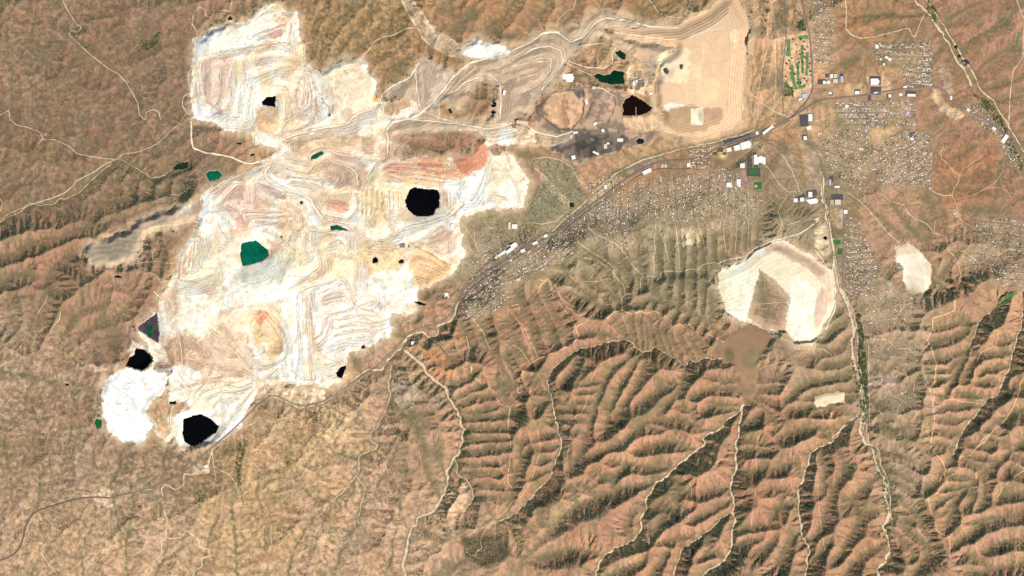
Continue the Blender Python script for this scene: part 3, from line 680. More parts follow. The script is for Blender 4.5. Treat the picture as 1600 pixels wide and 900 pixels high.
wsp = blur(wsp, 6)
hc = hc * (1 - 0.80 * wsp) + cone * 0.80 * wsp
h = up2(hc)
h = h + RNG.normal(0, 1.0, h.shape) + 7.0 * fbm(GX, GY, 11, 91, 3) * up2(rel * (1 - 0.65 * wsp))
ff = (line_dist([l for _, l in washes], 6) < 1.0)
ff[0] = ff[-1] = True; ff[:, 0] = ff[:, -1] = True
h0f = h.copy()
h_b = h.copy()
h, Af = erode(h, ff, up2(U * (1 - 0.6 * wsp)) * 0.9, 6.5 * (1 - 0.6 * up2(wsp)), 0.38, DX * PX, 8, 0.03, 6)
# ------------------------------------------------------------------ worked ground: mine, dumps, tailings, town pads
MINE = [  # class, outline
 ('spoil_heap',"300,95 304,72 320,52 345,42 352,32 385,34 400,20 412,8 436,7 446,18 466,17 470,55 474,75 477,100 490,130 500,150 515,170 520,195 490,205 455,215 437,235 425,230 400,225 395,212 370,205 345,200 330,190 302,185 298,150 299,120"),
 ('mine_floor',"477,98 490,106 500,112 530,97 560,92 573,98 575,115 588,128 588,150 600,158 640,153 660,165 655,180 620,192 600,205 605,222 640,214 700,205 765,200 775,195 800,200 835,208 838,222 800,225 765,228 768,240 800,240 825,280 822,300 815,325 790,328 770,325 720,340 717,352 725,400 705,430 680,441 650,458 655,480 620,505 606,530 575,541 545,556 538,592 510,604 460,600 412,600 395,625 375,660 350,686 330,698 300,704 278,698 272,680 262,690 250,680 240,672 262,640 262,600 270,580 240,575 232,540 216,522 215,512 245,485 250,470 265,440 272,430 278,400 300,370 310,340 318,300 340,288 380,270 415,252 437,235 455,215 520,195 515,170 500,150 490,130"),
 ('tailings_flat',"160,598 172,586 196,580 200,575 236,576 262,584 262,600 252,618 236,632 228,645 240,665 232,680 215,695 190,690 168,670 160,650"),
 ('waste_rock_dump',"650,100 668,93 690,105 720,112 735,98 745,92 715,86 722,70 745,60 755,66 790,72 800,78 830,60 850,50 862,45 880,48 905,42 925,22 940,18 960,22 1000,33 1040,40 1060,42 1045,60 1060,72 1030,95 1022,110 1000,95 975,70 960,60 940,55 925,60 905,70 888,90 876,120 855,140 835,152 830,175 790,190 775,195 765,200 700,205 640,214 605,222 600,205 620,192 655,180 660,165 640,153 610,160 600,150 620,130 640,120"),
 ('waste_rock_dump',"130,397 135,380 165,375 205,355 215,345 300,315 320,305 312,335 300,347 232,366 218,395 208,410 152,418"),
 ('tailings_dam',"960,40 1000,44 1060,40 1100,20 1132,-6 1150,-6 1165,20 1172,45 1166,90 1160,150 1162,188 1140,202 1090,221 1060,213 1032,200 1035,180 1022,172 1020,150 1025,120 1032,95 1060,74 1000,66 975,62"),
 ('tailings_dam',"1120,425 1150,412 1165,405 1180,390 1210,377 1225,375 1260,395 1300,420 1305,450 1303,480 1285,515 1270,536 1240,537 1228,520 1190,512 1160,502 1135,490 1125,460"),
 ('smelter_yard',"836,165 862,142 905,137 962,140 985,150 972,165 972,185 990,205 1030,208 1010,228 985,230 960,240 935,250 895,257 862,238 835,218 838,190"),
 ('quarry_pad',"1398,385 1420,378 1432,388 1445,400 1456,420 1452,450 1425,462 1410,440 1412,415 1398,408"),
 ('quarry_pad',"1273,620 1296,615 1320,613 1322,632 1300,628 1290,635 1274,634"),
 ('mud_flat',"1118,535 1140,520 1170,505 1192,515 1205,530 1190,555 1184,575 1182,612 1172,625 1160,622 1154,600 1150,575 1125,562 1105,556"),
]
ISLANDS = [ # natural ground left standing inside the workings
 "597,170 612,151 638,153 640,165 622,178 600,180","688,158 698,153 706,165 718,168 717,158 732,148 745,130 760,125 778,132 778,165 770,186 720,190 690,188 685,175",
 "910,75 930,66 948,62 956,80 945,95 925,100 912,92","940,42 962,48 975,60 955,62","300,192 340,202 370,208 395,215 398,228 420,240 400,248 370,240 340,238 318,230 302,220","1187,420 1181,445 1173,475 1169,497 1190,511 1227,521 1229,492 1236,466 1214,440","930,116 945,108 958,108 950,117",
 "300,640 292,630 262,628 240,640 245,660 262,672 262,650","612,212 660,205 745,204 754,215 744,228 736,240 712,246 690,251 665,243 645,249 625,251 614,240 622,226","610,492 622,488 634,494 632,504 622,512 610,508",
]
ZN = ['terrain', 'spoil_heap', 'mine_floor', 'tailings_flat', 'waste_rock_dump', 'waste_rock_dump', 'tailings_dam', 'tailings_dam', 'smelter_yard', 'quarry_pad', 'quarry_pad', 'mud_flat']
zone = np.zeros((NY, NX), np.uint8)
for k, (n, s) in enumerate(MINE):
    zone[pmask(rough(rough(P(s), 1.6, 900 + k, 9.0), 0.8, 901 + k))] = k + 1
for k, s in enumerate(ISLANDS):
    zone[pmask(rough(P(s), 0.9, 950 + k))] = 0
zr = zone.copy()
fray = 5.5 * fbm(GX, GY, 15, 777, 3) + 2.0 * fbm(GX, GY, 5, 778, 2)
inm_ = (zr >= 1) & (zr <= 5)
din_ = up2(edt(~inm_[::2, ::2], 2 * DX)); dout_ = up2(edt(inm_[::2, ::2], 2 * DX))
sd_ = din_ - dout_ + fray
zone = np.where(inm_ & (sd_ < 0), 0, zone)
near = np.where((zr == 0) & (dout_ > 0) & (dout_ < 6) & (sd_ > 0.4), 1, 0)
# new ground takes the class of the workings next to it
fillz = zr.astype(float)
for _ in range(5):
    mx = np.maximum.reduce([np.roll(np.roll(np.where(fillz <= 5, fillz, 0), a_, 0), b_, 1) for a_ in (-1, 0, 1) for b_ in (-1, 0, 1)])
    fillz = np.where(fillz == 0, mx, fillz)
zone = np.where((near == 1) & (fillz >= 1) & (fillz <= 5), fillz, zone).astype(np.uint8)
zc = zone[::2, ::2]
lp = up2(blur(hc, 14))
lp2 = blur(lp, 20)
smo = up2(blur(np.clip(wsp, 0, 1), 3))
h = h * (0.4 + 0.5 * smo) + (0.6 - 0.5 * smo) * blur(h, 2)
hn = h.copy()

def inside(ids):
    return up2(edt(~np.isin(zc, ids), 2 * DX))

wob = fbm(GX, GY, 24, 401, 2, 0.35)
wob2 = fbm(GX + 10 * fbm(GX, GY, 40, 5, 2), GY + 10 * fbm(GX, GY, 40, 6, 2), 105, 431, 2, 0.3)

def terrace(v, step, sharp=0.62):
    t = v / step
    f = t - np.floor(t)
    return step * (np.floor(t) + sstep(sharp, 1.0, f))

dmine = inside([1, 2, 3, 4, 5])
d1 = inside([1]); d4 = inside([4]); d3 = inside([3]); d8 = inside([8, 9, 10, 11])
ring7 = pmask(P(MINE[6][1]))
e6 = line_dist([P("930,42 960,38 1000,42 1060,38 1100,18 1132,-8 1150,-8 1166,20 1174,45 1168,90 1162,150 1164,190 1140,204 1090,223 1060,215 1030,201")], 60)
d6 = np.where(zone == 6, np.minimum(e6, 60), 0)
e7 = line_dist([P("1120,425 1150,412 1165,405 1180,390 1210,377 1225,375 1260,395 1300,420 1305,450 1303,480 1285,515 1270,536 1240,537 1228,520")], 60)
d7 = np.where(ring7, np.minimum(e7, 60), 0)
dh = line_dist([chaikin(P(s_), 1) for _, s_ in HAULS] + [chaikin(P(s_), 1) for s_ in BENCH], 22)
dh = np.minimum(dh, 22)
phi = 60 * wob2 + 6 * wob + 5.0 * dh                      # lie of the benches
worked = lp + 0.42 * phi
worked = worked + np.minimum(d1 * 0.6, 30) + np.minimum(d4 * 0.8, 22)
orange_pit = np.hypot((GX - 416) / 30, (GY - 522) / 36)
worked = worked - 60 * np.exp(-orange_pit ** 4)
worked = worked - 40 * np.exp(-(np.hypot((GX - 468) / 30, (GY - 158) / 34)) ** 4)
ponds = []
pond_z = {}
dpond_all = np.full((NY, NX), 1e3)
for i, (kind, s, colr, lab) in enumerate(PONDS):
    poly = rough(P(s), 0.45, 1000 + i, 2.0)
    m = pmask(poly)
    c = poly.mean(0)
    j0 = int((c[1] - Y0) / DX); i0 = int((c[0] - X0) / DX)
    big = kind == 'pit'
    if big:
        z = lp[j0, i0] - (62 if len(P(s)) > 9 else 25)
    else:
        z = None
    ponds.append([kind, poly, colr, lab, m, z])
pitdist = []
for pd in ponds:
    kind, poly, colr, lab, m, z = pd
    if kind != 'pit':
        continue
    dd = line_dist([np.vstack([poly, poly[:1]])], 75)
    dd = np.where(m, 0, dd)
    reach = 26.0 if len(poly) > 12 else 10.0
    bowl = z + 6 + 3.6 * dd * (1 + 0.25 * wob)
    k = 18.0
    w = sstep(1.6, 1.0, dd / reach)
    low = -k * np.log(np.exp(-np.clip(worked - z, -50, 400) / k) + np.exp(-np.clip(bowl - z, -50, 400) / k)) + z
    worked = np.where(dd < 74, worked * (1 - w) + low * w, worked)
tw = terrace(worked + 2.0 * fbm(GX, GY, 7, 77, 2), 9.0, 0.55)
wk = np.where(d3 > 0, lp + np.minimum(d3 * 0.7, 6) + 2 * wob, tw)
wm = sstep(0.0, 10.0, dmine)
h = h * (1 - wm) + wk * wm
# tailings dams: stepped embankment and a flat top
for dd, top, st, sl in ((d6, 62.0, 10.5, 2.5), (d7, 20.0, 5.0, 1.3)):
    fade = sstep(0, 16, inside([6]) if top > 60 else up2(edt(~ring7[::2, ::2], 2 * DX)))
    tv = lp + fade * terrace(np.minimum(dd * sl, top) + 0.8 * wob, st, 0.6) + 1.2 * fbm(GX, GY, 40, 55, 2)
    w = sstep(0, 2.5, dd)
    h = h * (1 - w) + tv * w
pad = lp + 5 * wob + 1.5 * fbm(GX, GY, 8, 66, 2)
w = sstep(0, 6, d8)
h = h * (1 - w) + pad * w
# town ground is graded
tmask = np.zeros((NY, NX))
for t in TOWNS:
    tmask[pmask(P(t[0]))] = 1
hwy = line_dist([P(r[2]) for r in ROADS] + [P(RAIL)], 16)
FLATS = ["1222,40 1270,40 1272,150 1240,180 1220,150","1300,100 1400,95 1410,150 1300,155","1140,200 1270,170 1300,300 1270,330 1230,325 1190,300 1140,270","1290,290 1340,290 1335,360 1300,360","920,240 1100,220 1180,215 1150,265 1080,270 960,300 900,340","1456,-5 1470,20 1520,90 1535,140 1510,140 1490,100"]
for s in FLATS:
    tmask[pmask(P(s))] = 1.6
tm = np.clip(blur(tmask, 4), 0, 1.6)
tm = np.maximum(tm, 1.2 * sstep(9, 2, hwy))
tm = np.where(wm > 0.5, 0, tm)
lph = blur(h, 5)
h = h * (1 - np.clip(tm * 0.62, 0, 0.97)) + lph * np.clip(tm * 0.62, 0, 0.97)
# ponds sit in their hollows
for i, pd in enumerate(ponds):
    kind, poly, colr, lab, m, z = pd
    dd = line_dist([np.vstack([poly, poly[:1]])], 12)
    ring = (dd < 2.2) | m
    if z is None:
        z = float(np.percentile(h[ring], 20)) if ring.any() else 0.0
        pd[5] = z
        w = np.where(m, 1, sstep(9.0, 1.5, dd)) * (1 if not m.all() else 1)
        h = h * (1 - w) + np.where(m, z - 6, z + 2.0 + np.maximum(h - z - 2, 0) * 0.25) * w
    else:
        h = np.where(m, z - 8, np.where(dd < 1.4, np.maximum(h, z + 1.5), np.maximum(h, z + 1.5)) if False else h)
        h = np.where((dd < 2.5) & ~m, np.maximum(h, z + 2.5), h)

# ------------------------------------------------------------------ ground colours (reflectance of soil, rock and plants)
def lerp(col, rgb, w):
    return col * (1 - w[..., None]) + np.asarray(rgb, float) * w[..., None]

REGION = [ # outline, colour of the bare soil as it looks in full sun
 ("-70,-70 310,-70 305,190 260,230 100,220 -70,160",(143,114,91)),
 ("-70,160 100,220 260,230 320,270 320,320 200,345 -70,345",(138,112,89)),
 ("-70,345 60,345 200,340 215,350 180,400 120,440 60,450 -70,440",(158,121,95)),
 ("60,430 170,420 220,440 225,500 190,540 120,520 90,470",(160,125,99)),
 ("-70,440 60,450 110,520 120,570 160,600 160,690 60,720 -70,700",(160,132,105)),
 ("-70,690 160,690 300,700 300,800 -70,800",(160,133,106)),
 ("-70,790 320,770 420,650 600,660 640,800 630,970 -70,970",(190,156,122)),
 ("330,700 450,650 520,720 480,860 380,900 320,800",(194,158,114)),
 ("600,560 720,560 735,680 720,800 640,830 600,700",(176,142,112)),
 ("630,790 800,800 880,830 900,970 620,970",(186,150,118)),
 ("470,-70 1130,-70 1130,20 900,40 640,60 600,110 480,100",(160,128,92)),
 ("640,-70 1000,-70 940,30 700,60",(170,126,94)),
 ("590,205 780,200 780,240 640,250",(160,122,94)),
 ("725,330 900,350 1120,400 1120,470 960,480 840,440 720,480",(154,138,108)),
 ("1160,290 1290,270 1300,440 1180,380",(152,134,105)),
 ("700,470 860,440 1000,480 1130,530 1150,640 1350,650 1390,970 880,970 800,800 720,700",(173,132,103)),
 ("880,640 1200,600 1290,720 1240,900 900,880",(175,131,102)),
 ("1130,380 1340,480 1345,640 1220,600 1190,530",(168,139,110)),
 ("1345,440 1460,460 1462,760 1390,780 1350,690",(178,148,119)),
 ("1455,480 1670,400 1670,970 1385,970 1400,800 1462,700",(178,138,108)),
 ("1450,-70 1670,-70 1670,360 1455,330",(164,126,98)),
 ("1320,-10 1450,-10 1455,60 1330,62",(164,126,92)),
 ("1455,210 1560,210 1560,330 1455,330",(166,122,90)),
 ("1360,300 1560,320 1560,440 1400,440",(176,140,110)),
 ("1160,-70 1260,-70 1260,200 1180,190",(196,156,118)),
]
num = np.zeros((len(cy_), len(cx_), 3)); den = np.zeros((len(cy_), len(cx_)))
num += np.array((176, 138, 104)) * 0.02; den += 0.02
for s, c in REGION:
    w = blur(pmask(P(s), cx_, cy_) * 1.0, 9)
    num += np.asarray(c, float) * w[..., None]; den += w
regc = num / den[..., None]
col = np.stack([up2(regc[..., k]) for k in range(3)], -1)
n1 = fbm(GX, GY, 42, 11, 4); n2 = fbm(GX, GY, 13, 29, 4); n3 = fbm(GX, GY, 5, 31, 2)
wn = RNG.normal(0, 1, (NY, NX)); wn1 = blur(wn, 1) * 2.2; wn1 = 0.75 * wn1 + 0.6 * wn
col = col * (1 + 0.10 * n1 + 0.07 * n2)[..., None]
col[..., 0] *= 1 + 0.04 * fbm(GX, GY, 30, 71, 3); col[..., 2] *= 1 - 0.05 * fbm(GX, GY, 36, 83, 3)
# plants follow the water
la = np.log2(np.maximum(Af, 1))
veg = sstep(3.0, 8.0, la + 2.2 * n2)
vein = sstep(3.2, 6.0, la + 0.8 * n2)
veg = np.clip(blur(veg, 1) * 1.2, 0, 1) * np.clip(0.55 + 0.5 * n1, 0, 1)
col = lerp(col, (112, 106, 74), veg * 0.6)
dgf = line_dist(gullies, 9)
col = lerp(col, (120, 112, 80), sstep(7.5, 1.0, dgf * (1 + 0.9 * np.clip(np.where(GX < 640, 1, 0), 0, 1)) + 3.0 * n2 + 1.5 * n3) * 0.5)
col = lerp(col, (98, 92, 66), vein * 0.5 * np.clip(0.7 + n1, 0.2, 1))
col = col * (1 + 0.10 * sstep(1.2, 0.0, la))[..., None]
col = lerp(col, (124, 114, 82), sstep(0.0, 0.6, fbm(GX, GY, 20, 141, 4)) * 0.65 * (1 - 0.6 * up2(blur(pmask(P('-70,-70 310,-70 310,330 -70,350'), cx_, cy_) + pmask(P('-70,440 160,560 300,700 420,620 600,640 640,800 640,970 -70,970'), cx_, cy_) * 1.0, 6))))
swm = up2(blur(pmask(P("-70,440 160,560 300,700 420,620 600,640 640,800 640,970 -70,970"), cx_, cy_) * 1.0, 6))
nwm = up2(blur(pmask(P("-70,-70 310,-70 310,330 -70,350"), cx_, cy_) * 1.0, 6))
ncm = up2(blur(pmask(P("470,-70 700,-70 650,100 470,100"), cx_, cy_) * 1.0, 4))
spk = 0.045 + 0.05 * swm + 0.045 * nwm + 0.07 * ncm
col = col * (1 + spk * wn1 + spk * 1.2 * n3)[..., None]
col = lerp(col, (222, 190, 148), np.clip(sstep(0.32, 0.7, n3 + 0.4 * n2) * (0.45 * swm), 0, 1))
col = lerp(col, (112, 108, 80), np.clip(sstep(0.25, 0.6, -n3 + 0.4 * n1) * (0.25 * swm + 0.4 * nwm + 0.5 * ncm), 0, 1))

# the workings
slope = np.hypot(*np.gradient(h, DX * PX))
M = (zone >= 1) & (zone <= 5)
strat = fbm(GX * 0.7 + 0.10 * phi, GY * 0.7 - 0.08 * phi, 15, 211, 4)
def traces(f, step, wdt):
    """thin berm and road lines following the benches"""
    t = f / step
    g = np.hypot(*np.gradient(t)) + 1e-4
    return sstep(wdt, wdt * 0.3, np.abs(t - np.round(t)) / g)
seg = fbm(GX, GY, 20, 333, 3)
ln1 = traces(dh + 0.5 * wob + 0.4 * fbm(GX, GY, 9, 12, 2), 3.6, 0.62) * sstep(-0.25, 0.25, seg) * (dh > 1.6)
ln2 = traces(dmine + 1.2 * wob, 4.2, 0.6) * sstep(0.05, 0.4, fbm(GX, GY, 34, 335, 2)) * (dmine < 24)
lnw = 0 * seg
db = line_dist([chaikin(densify(s_, 0.3, 11, 5), 1) for s_ in BENCH], 5)
lnb = sstep(1.15, 0.45, db) * np.clip(0.75 + 0.8 * n3, 0.25, 1)
mc = np.zeros((NY, NX, 3)) + np.array((255, 243, 214))
mc = lerp(mc, (255, 251, 234), sstep(-0.05, 0.35, strat))
mc = lerp(mc, (244, 210, 176), sstep(0.12, 0.5, -strat) * 0.8)
mc = lerp(mc, (222, 190, 162), sstep(0.25, 0.55, fbm(GX, GY, 11, 719, 3)) * 0.45 * sstep(-0.1, 0.35, seg))
hb = np.full((NY, NX), 1e3)
for w_, s_ in HAULS:
    hb = np.minimum(hb, np.abs(line_dist([chaikin(densify(s_, 0, 0, 6), 1)], 8) - w_ * 0.4 / PX - 0.55))
berm = sstep(0.9, 0.3, hb)
mc = lerp(mc, (182, 140, 110), np.clip(ln1 * 0.46 + ln2 * 0.45 + berm * 0.65 + lnb * 0.8, 0, 0.85))
mc = lerp(mc, (176, 150, 128), sstep(1.2, 2.2, np.abs(wn1) + 0.8 * n3) * 0.35)
mc = lerp(mc, (206, 172, 142), sstep(0.18, 0.55, fbm(GX + 0.4 * phi, GY, 13, 909, 4)) * 0.55)
mc = lerp(mc, (246, 214, 160), sstep(0.15, 0.5, fbm(GX, GY - 0.4 * phi, 26, 919, 3)) * 0.5)
mc = mc * (0.985 + 0.022 * wn + 0.025 * wn1)[..., None]
col = np.where(M[..., None], mc, col)
DUMPG = (zone == 4) | (zone == 5)
gc = np.zeros((NY, NX, 3)) + np.array((214, 186, 152))
gc = lerp(gc, (186, 166, 142), sstep(-0.1, 0.5, strat))
gc = lerp(gc, (156, 136, 114), np.clip(ln1 * 0.65 + ln2 * 0.5 + berm * 0.6 + lnb * 0.7, 0, 0.85))
gc = lerp(gc, (246, 222, 186), sstep(0.8, 0.3, np.abs(dh - 3.0)) * 0.5 * sstep(0, .3, n2))
gc = lerp(gc, (240, 212, 172), sstep(0.2, 0.5, n2) * 0.5)
col = np.where(DUMPG[..., None], gc, col)
col = np.where((zone == 3)[..., None], lerp(lerp(np.zeros((NY, NX, 3)) + np.array((255, 255, 250)), (250, 232, 200), sstep(5, 1.0, d3 + 3 * n2) * 0.8), (226, 214, 186), sstep(0.3, 0.6, n3 + 0.5 * n2) * 0.45), col)
td = np.zeros((NY, NX, 3)) + np.array((236, 200, 160))
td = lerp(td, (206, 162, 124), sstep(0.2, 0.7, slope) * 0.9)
td = lerp(td, (244, 208, 162), sstep(0.0, 0.5, n1) * 0.5)
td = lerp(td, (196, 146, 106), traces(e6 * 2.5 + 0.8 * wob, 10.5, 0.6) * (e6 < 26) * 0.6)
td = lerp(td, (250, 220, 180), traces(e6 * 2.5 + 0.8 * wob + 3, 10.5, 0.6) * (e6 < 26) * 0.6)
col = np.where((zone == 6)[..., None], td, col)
t2 = np.zeros((NY, NX, 3)) + np.array((252, 240, 204))
t2 = lerp(t2, (255, 252, 228), sstep(0, .4, n1))
t2 = lerp(t2, (232, 212, 172), sstep(0.15, 0.5, fbm(GX, GY, 9, 641, 3)) * 0.5)
t2 = lerp(t2, (206, 184, 148), traces(e7 + 2.5 * wob, 7.0, 0.6) * 0.35)
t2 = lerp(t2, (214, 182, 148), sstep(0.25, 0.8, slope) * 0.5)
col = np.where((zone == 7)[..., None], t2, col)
sy = np.zeros((NY, NX, 3)) + np.array((196, 164, 134))
sy = lerp(sy, (142, 124, 106), sstep(-0.2, 0.3, n2 + 0.5 * n3))
col = np.where((zone == 8)[..., None], sy, col)
col = np.where(((zone == 9) | (zone == 10))[..., None], np.array((244, 220, 180)) * (1 + 0.05 * n2[..., None]), col)
mf = lerp(np.zeros((NY, NX, 3)) + np.array((166, 134, 100)), (148, 128, 88), sstep(0, .5, n1))
col = np.where((zone == 11)[..., None], mf, col)

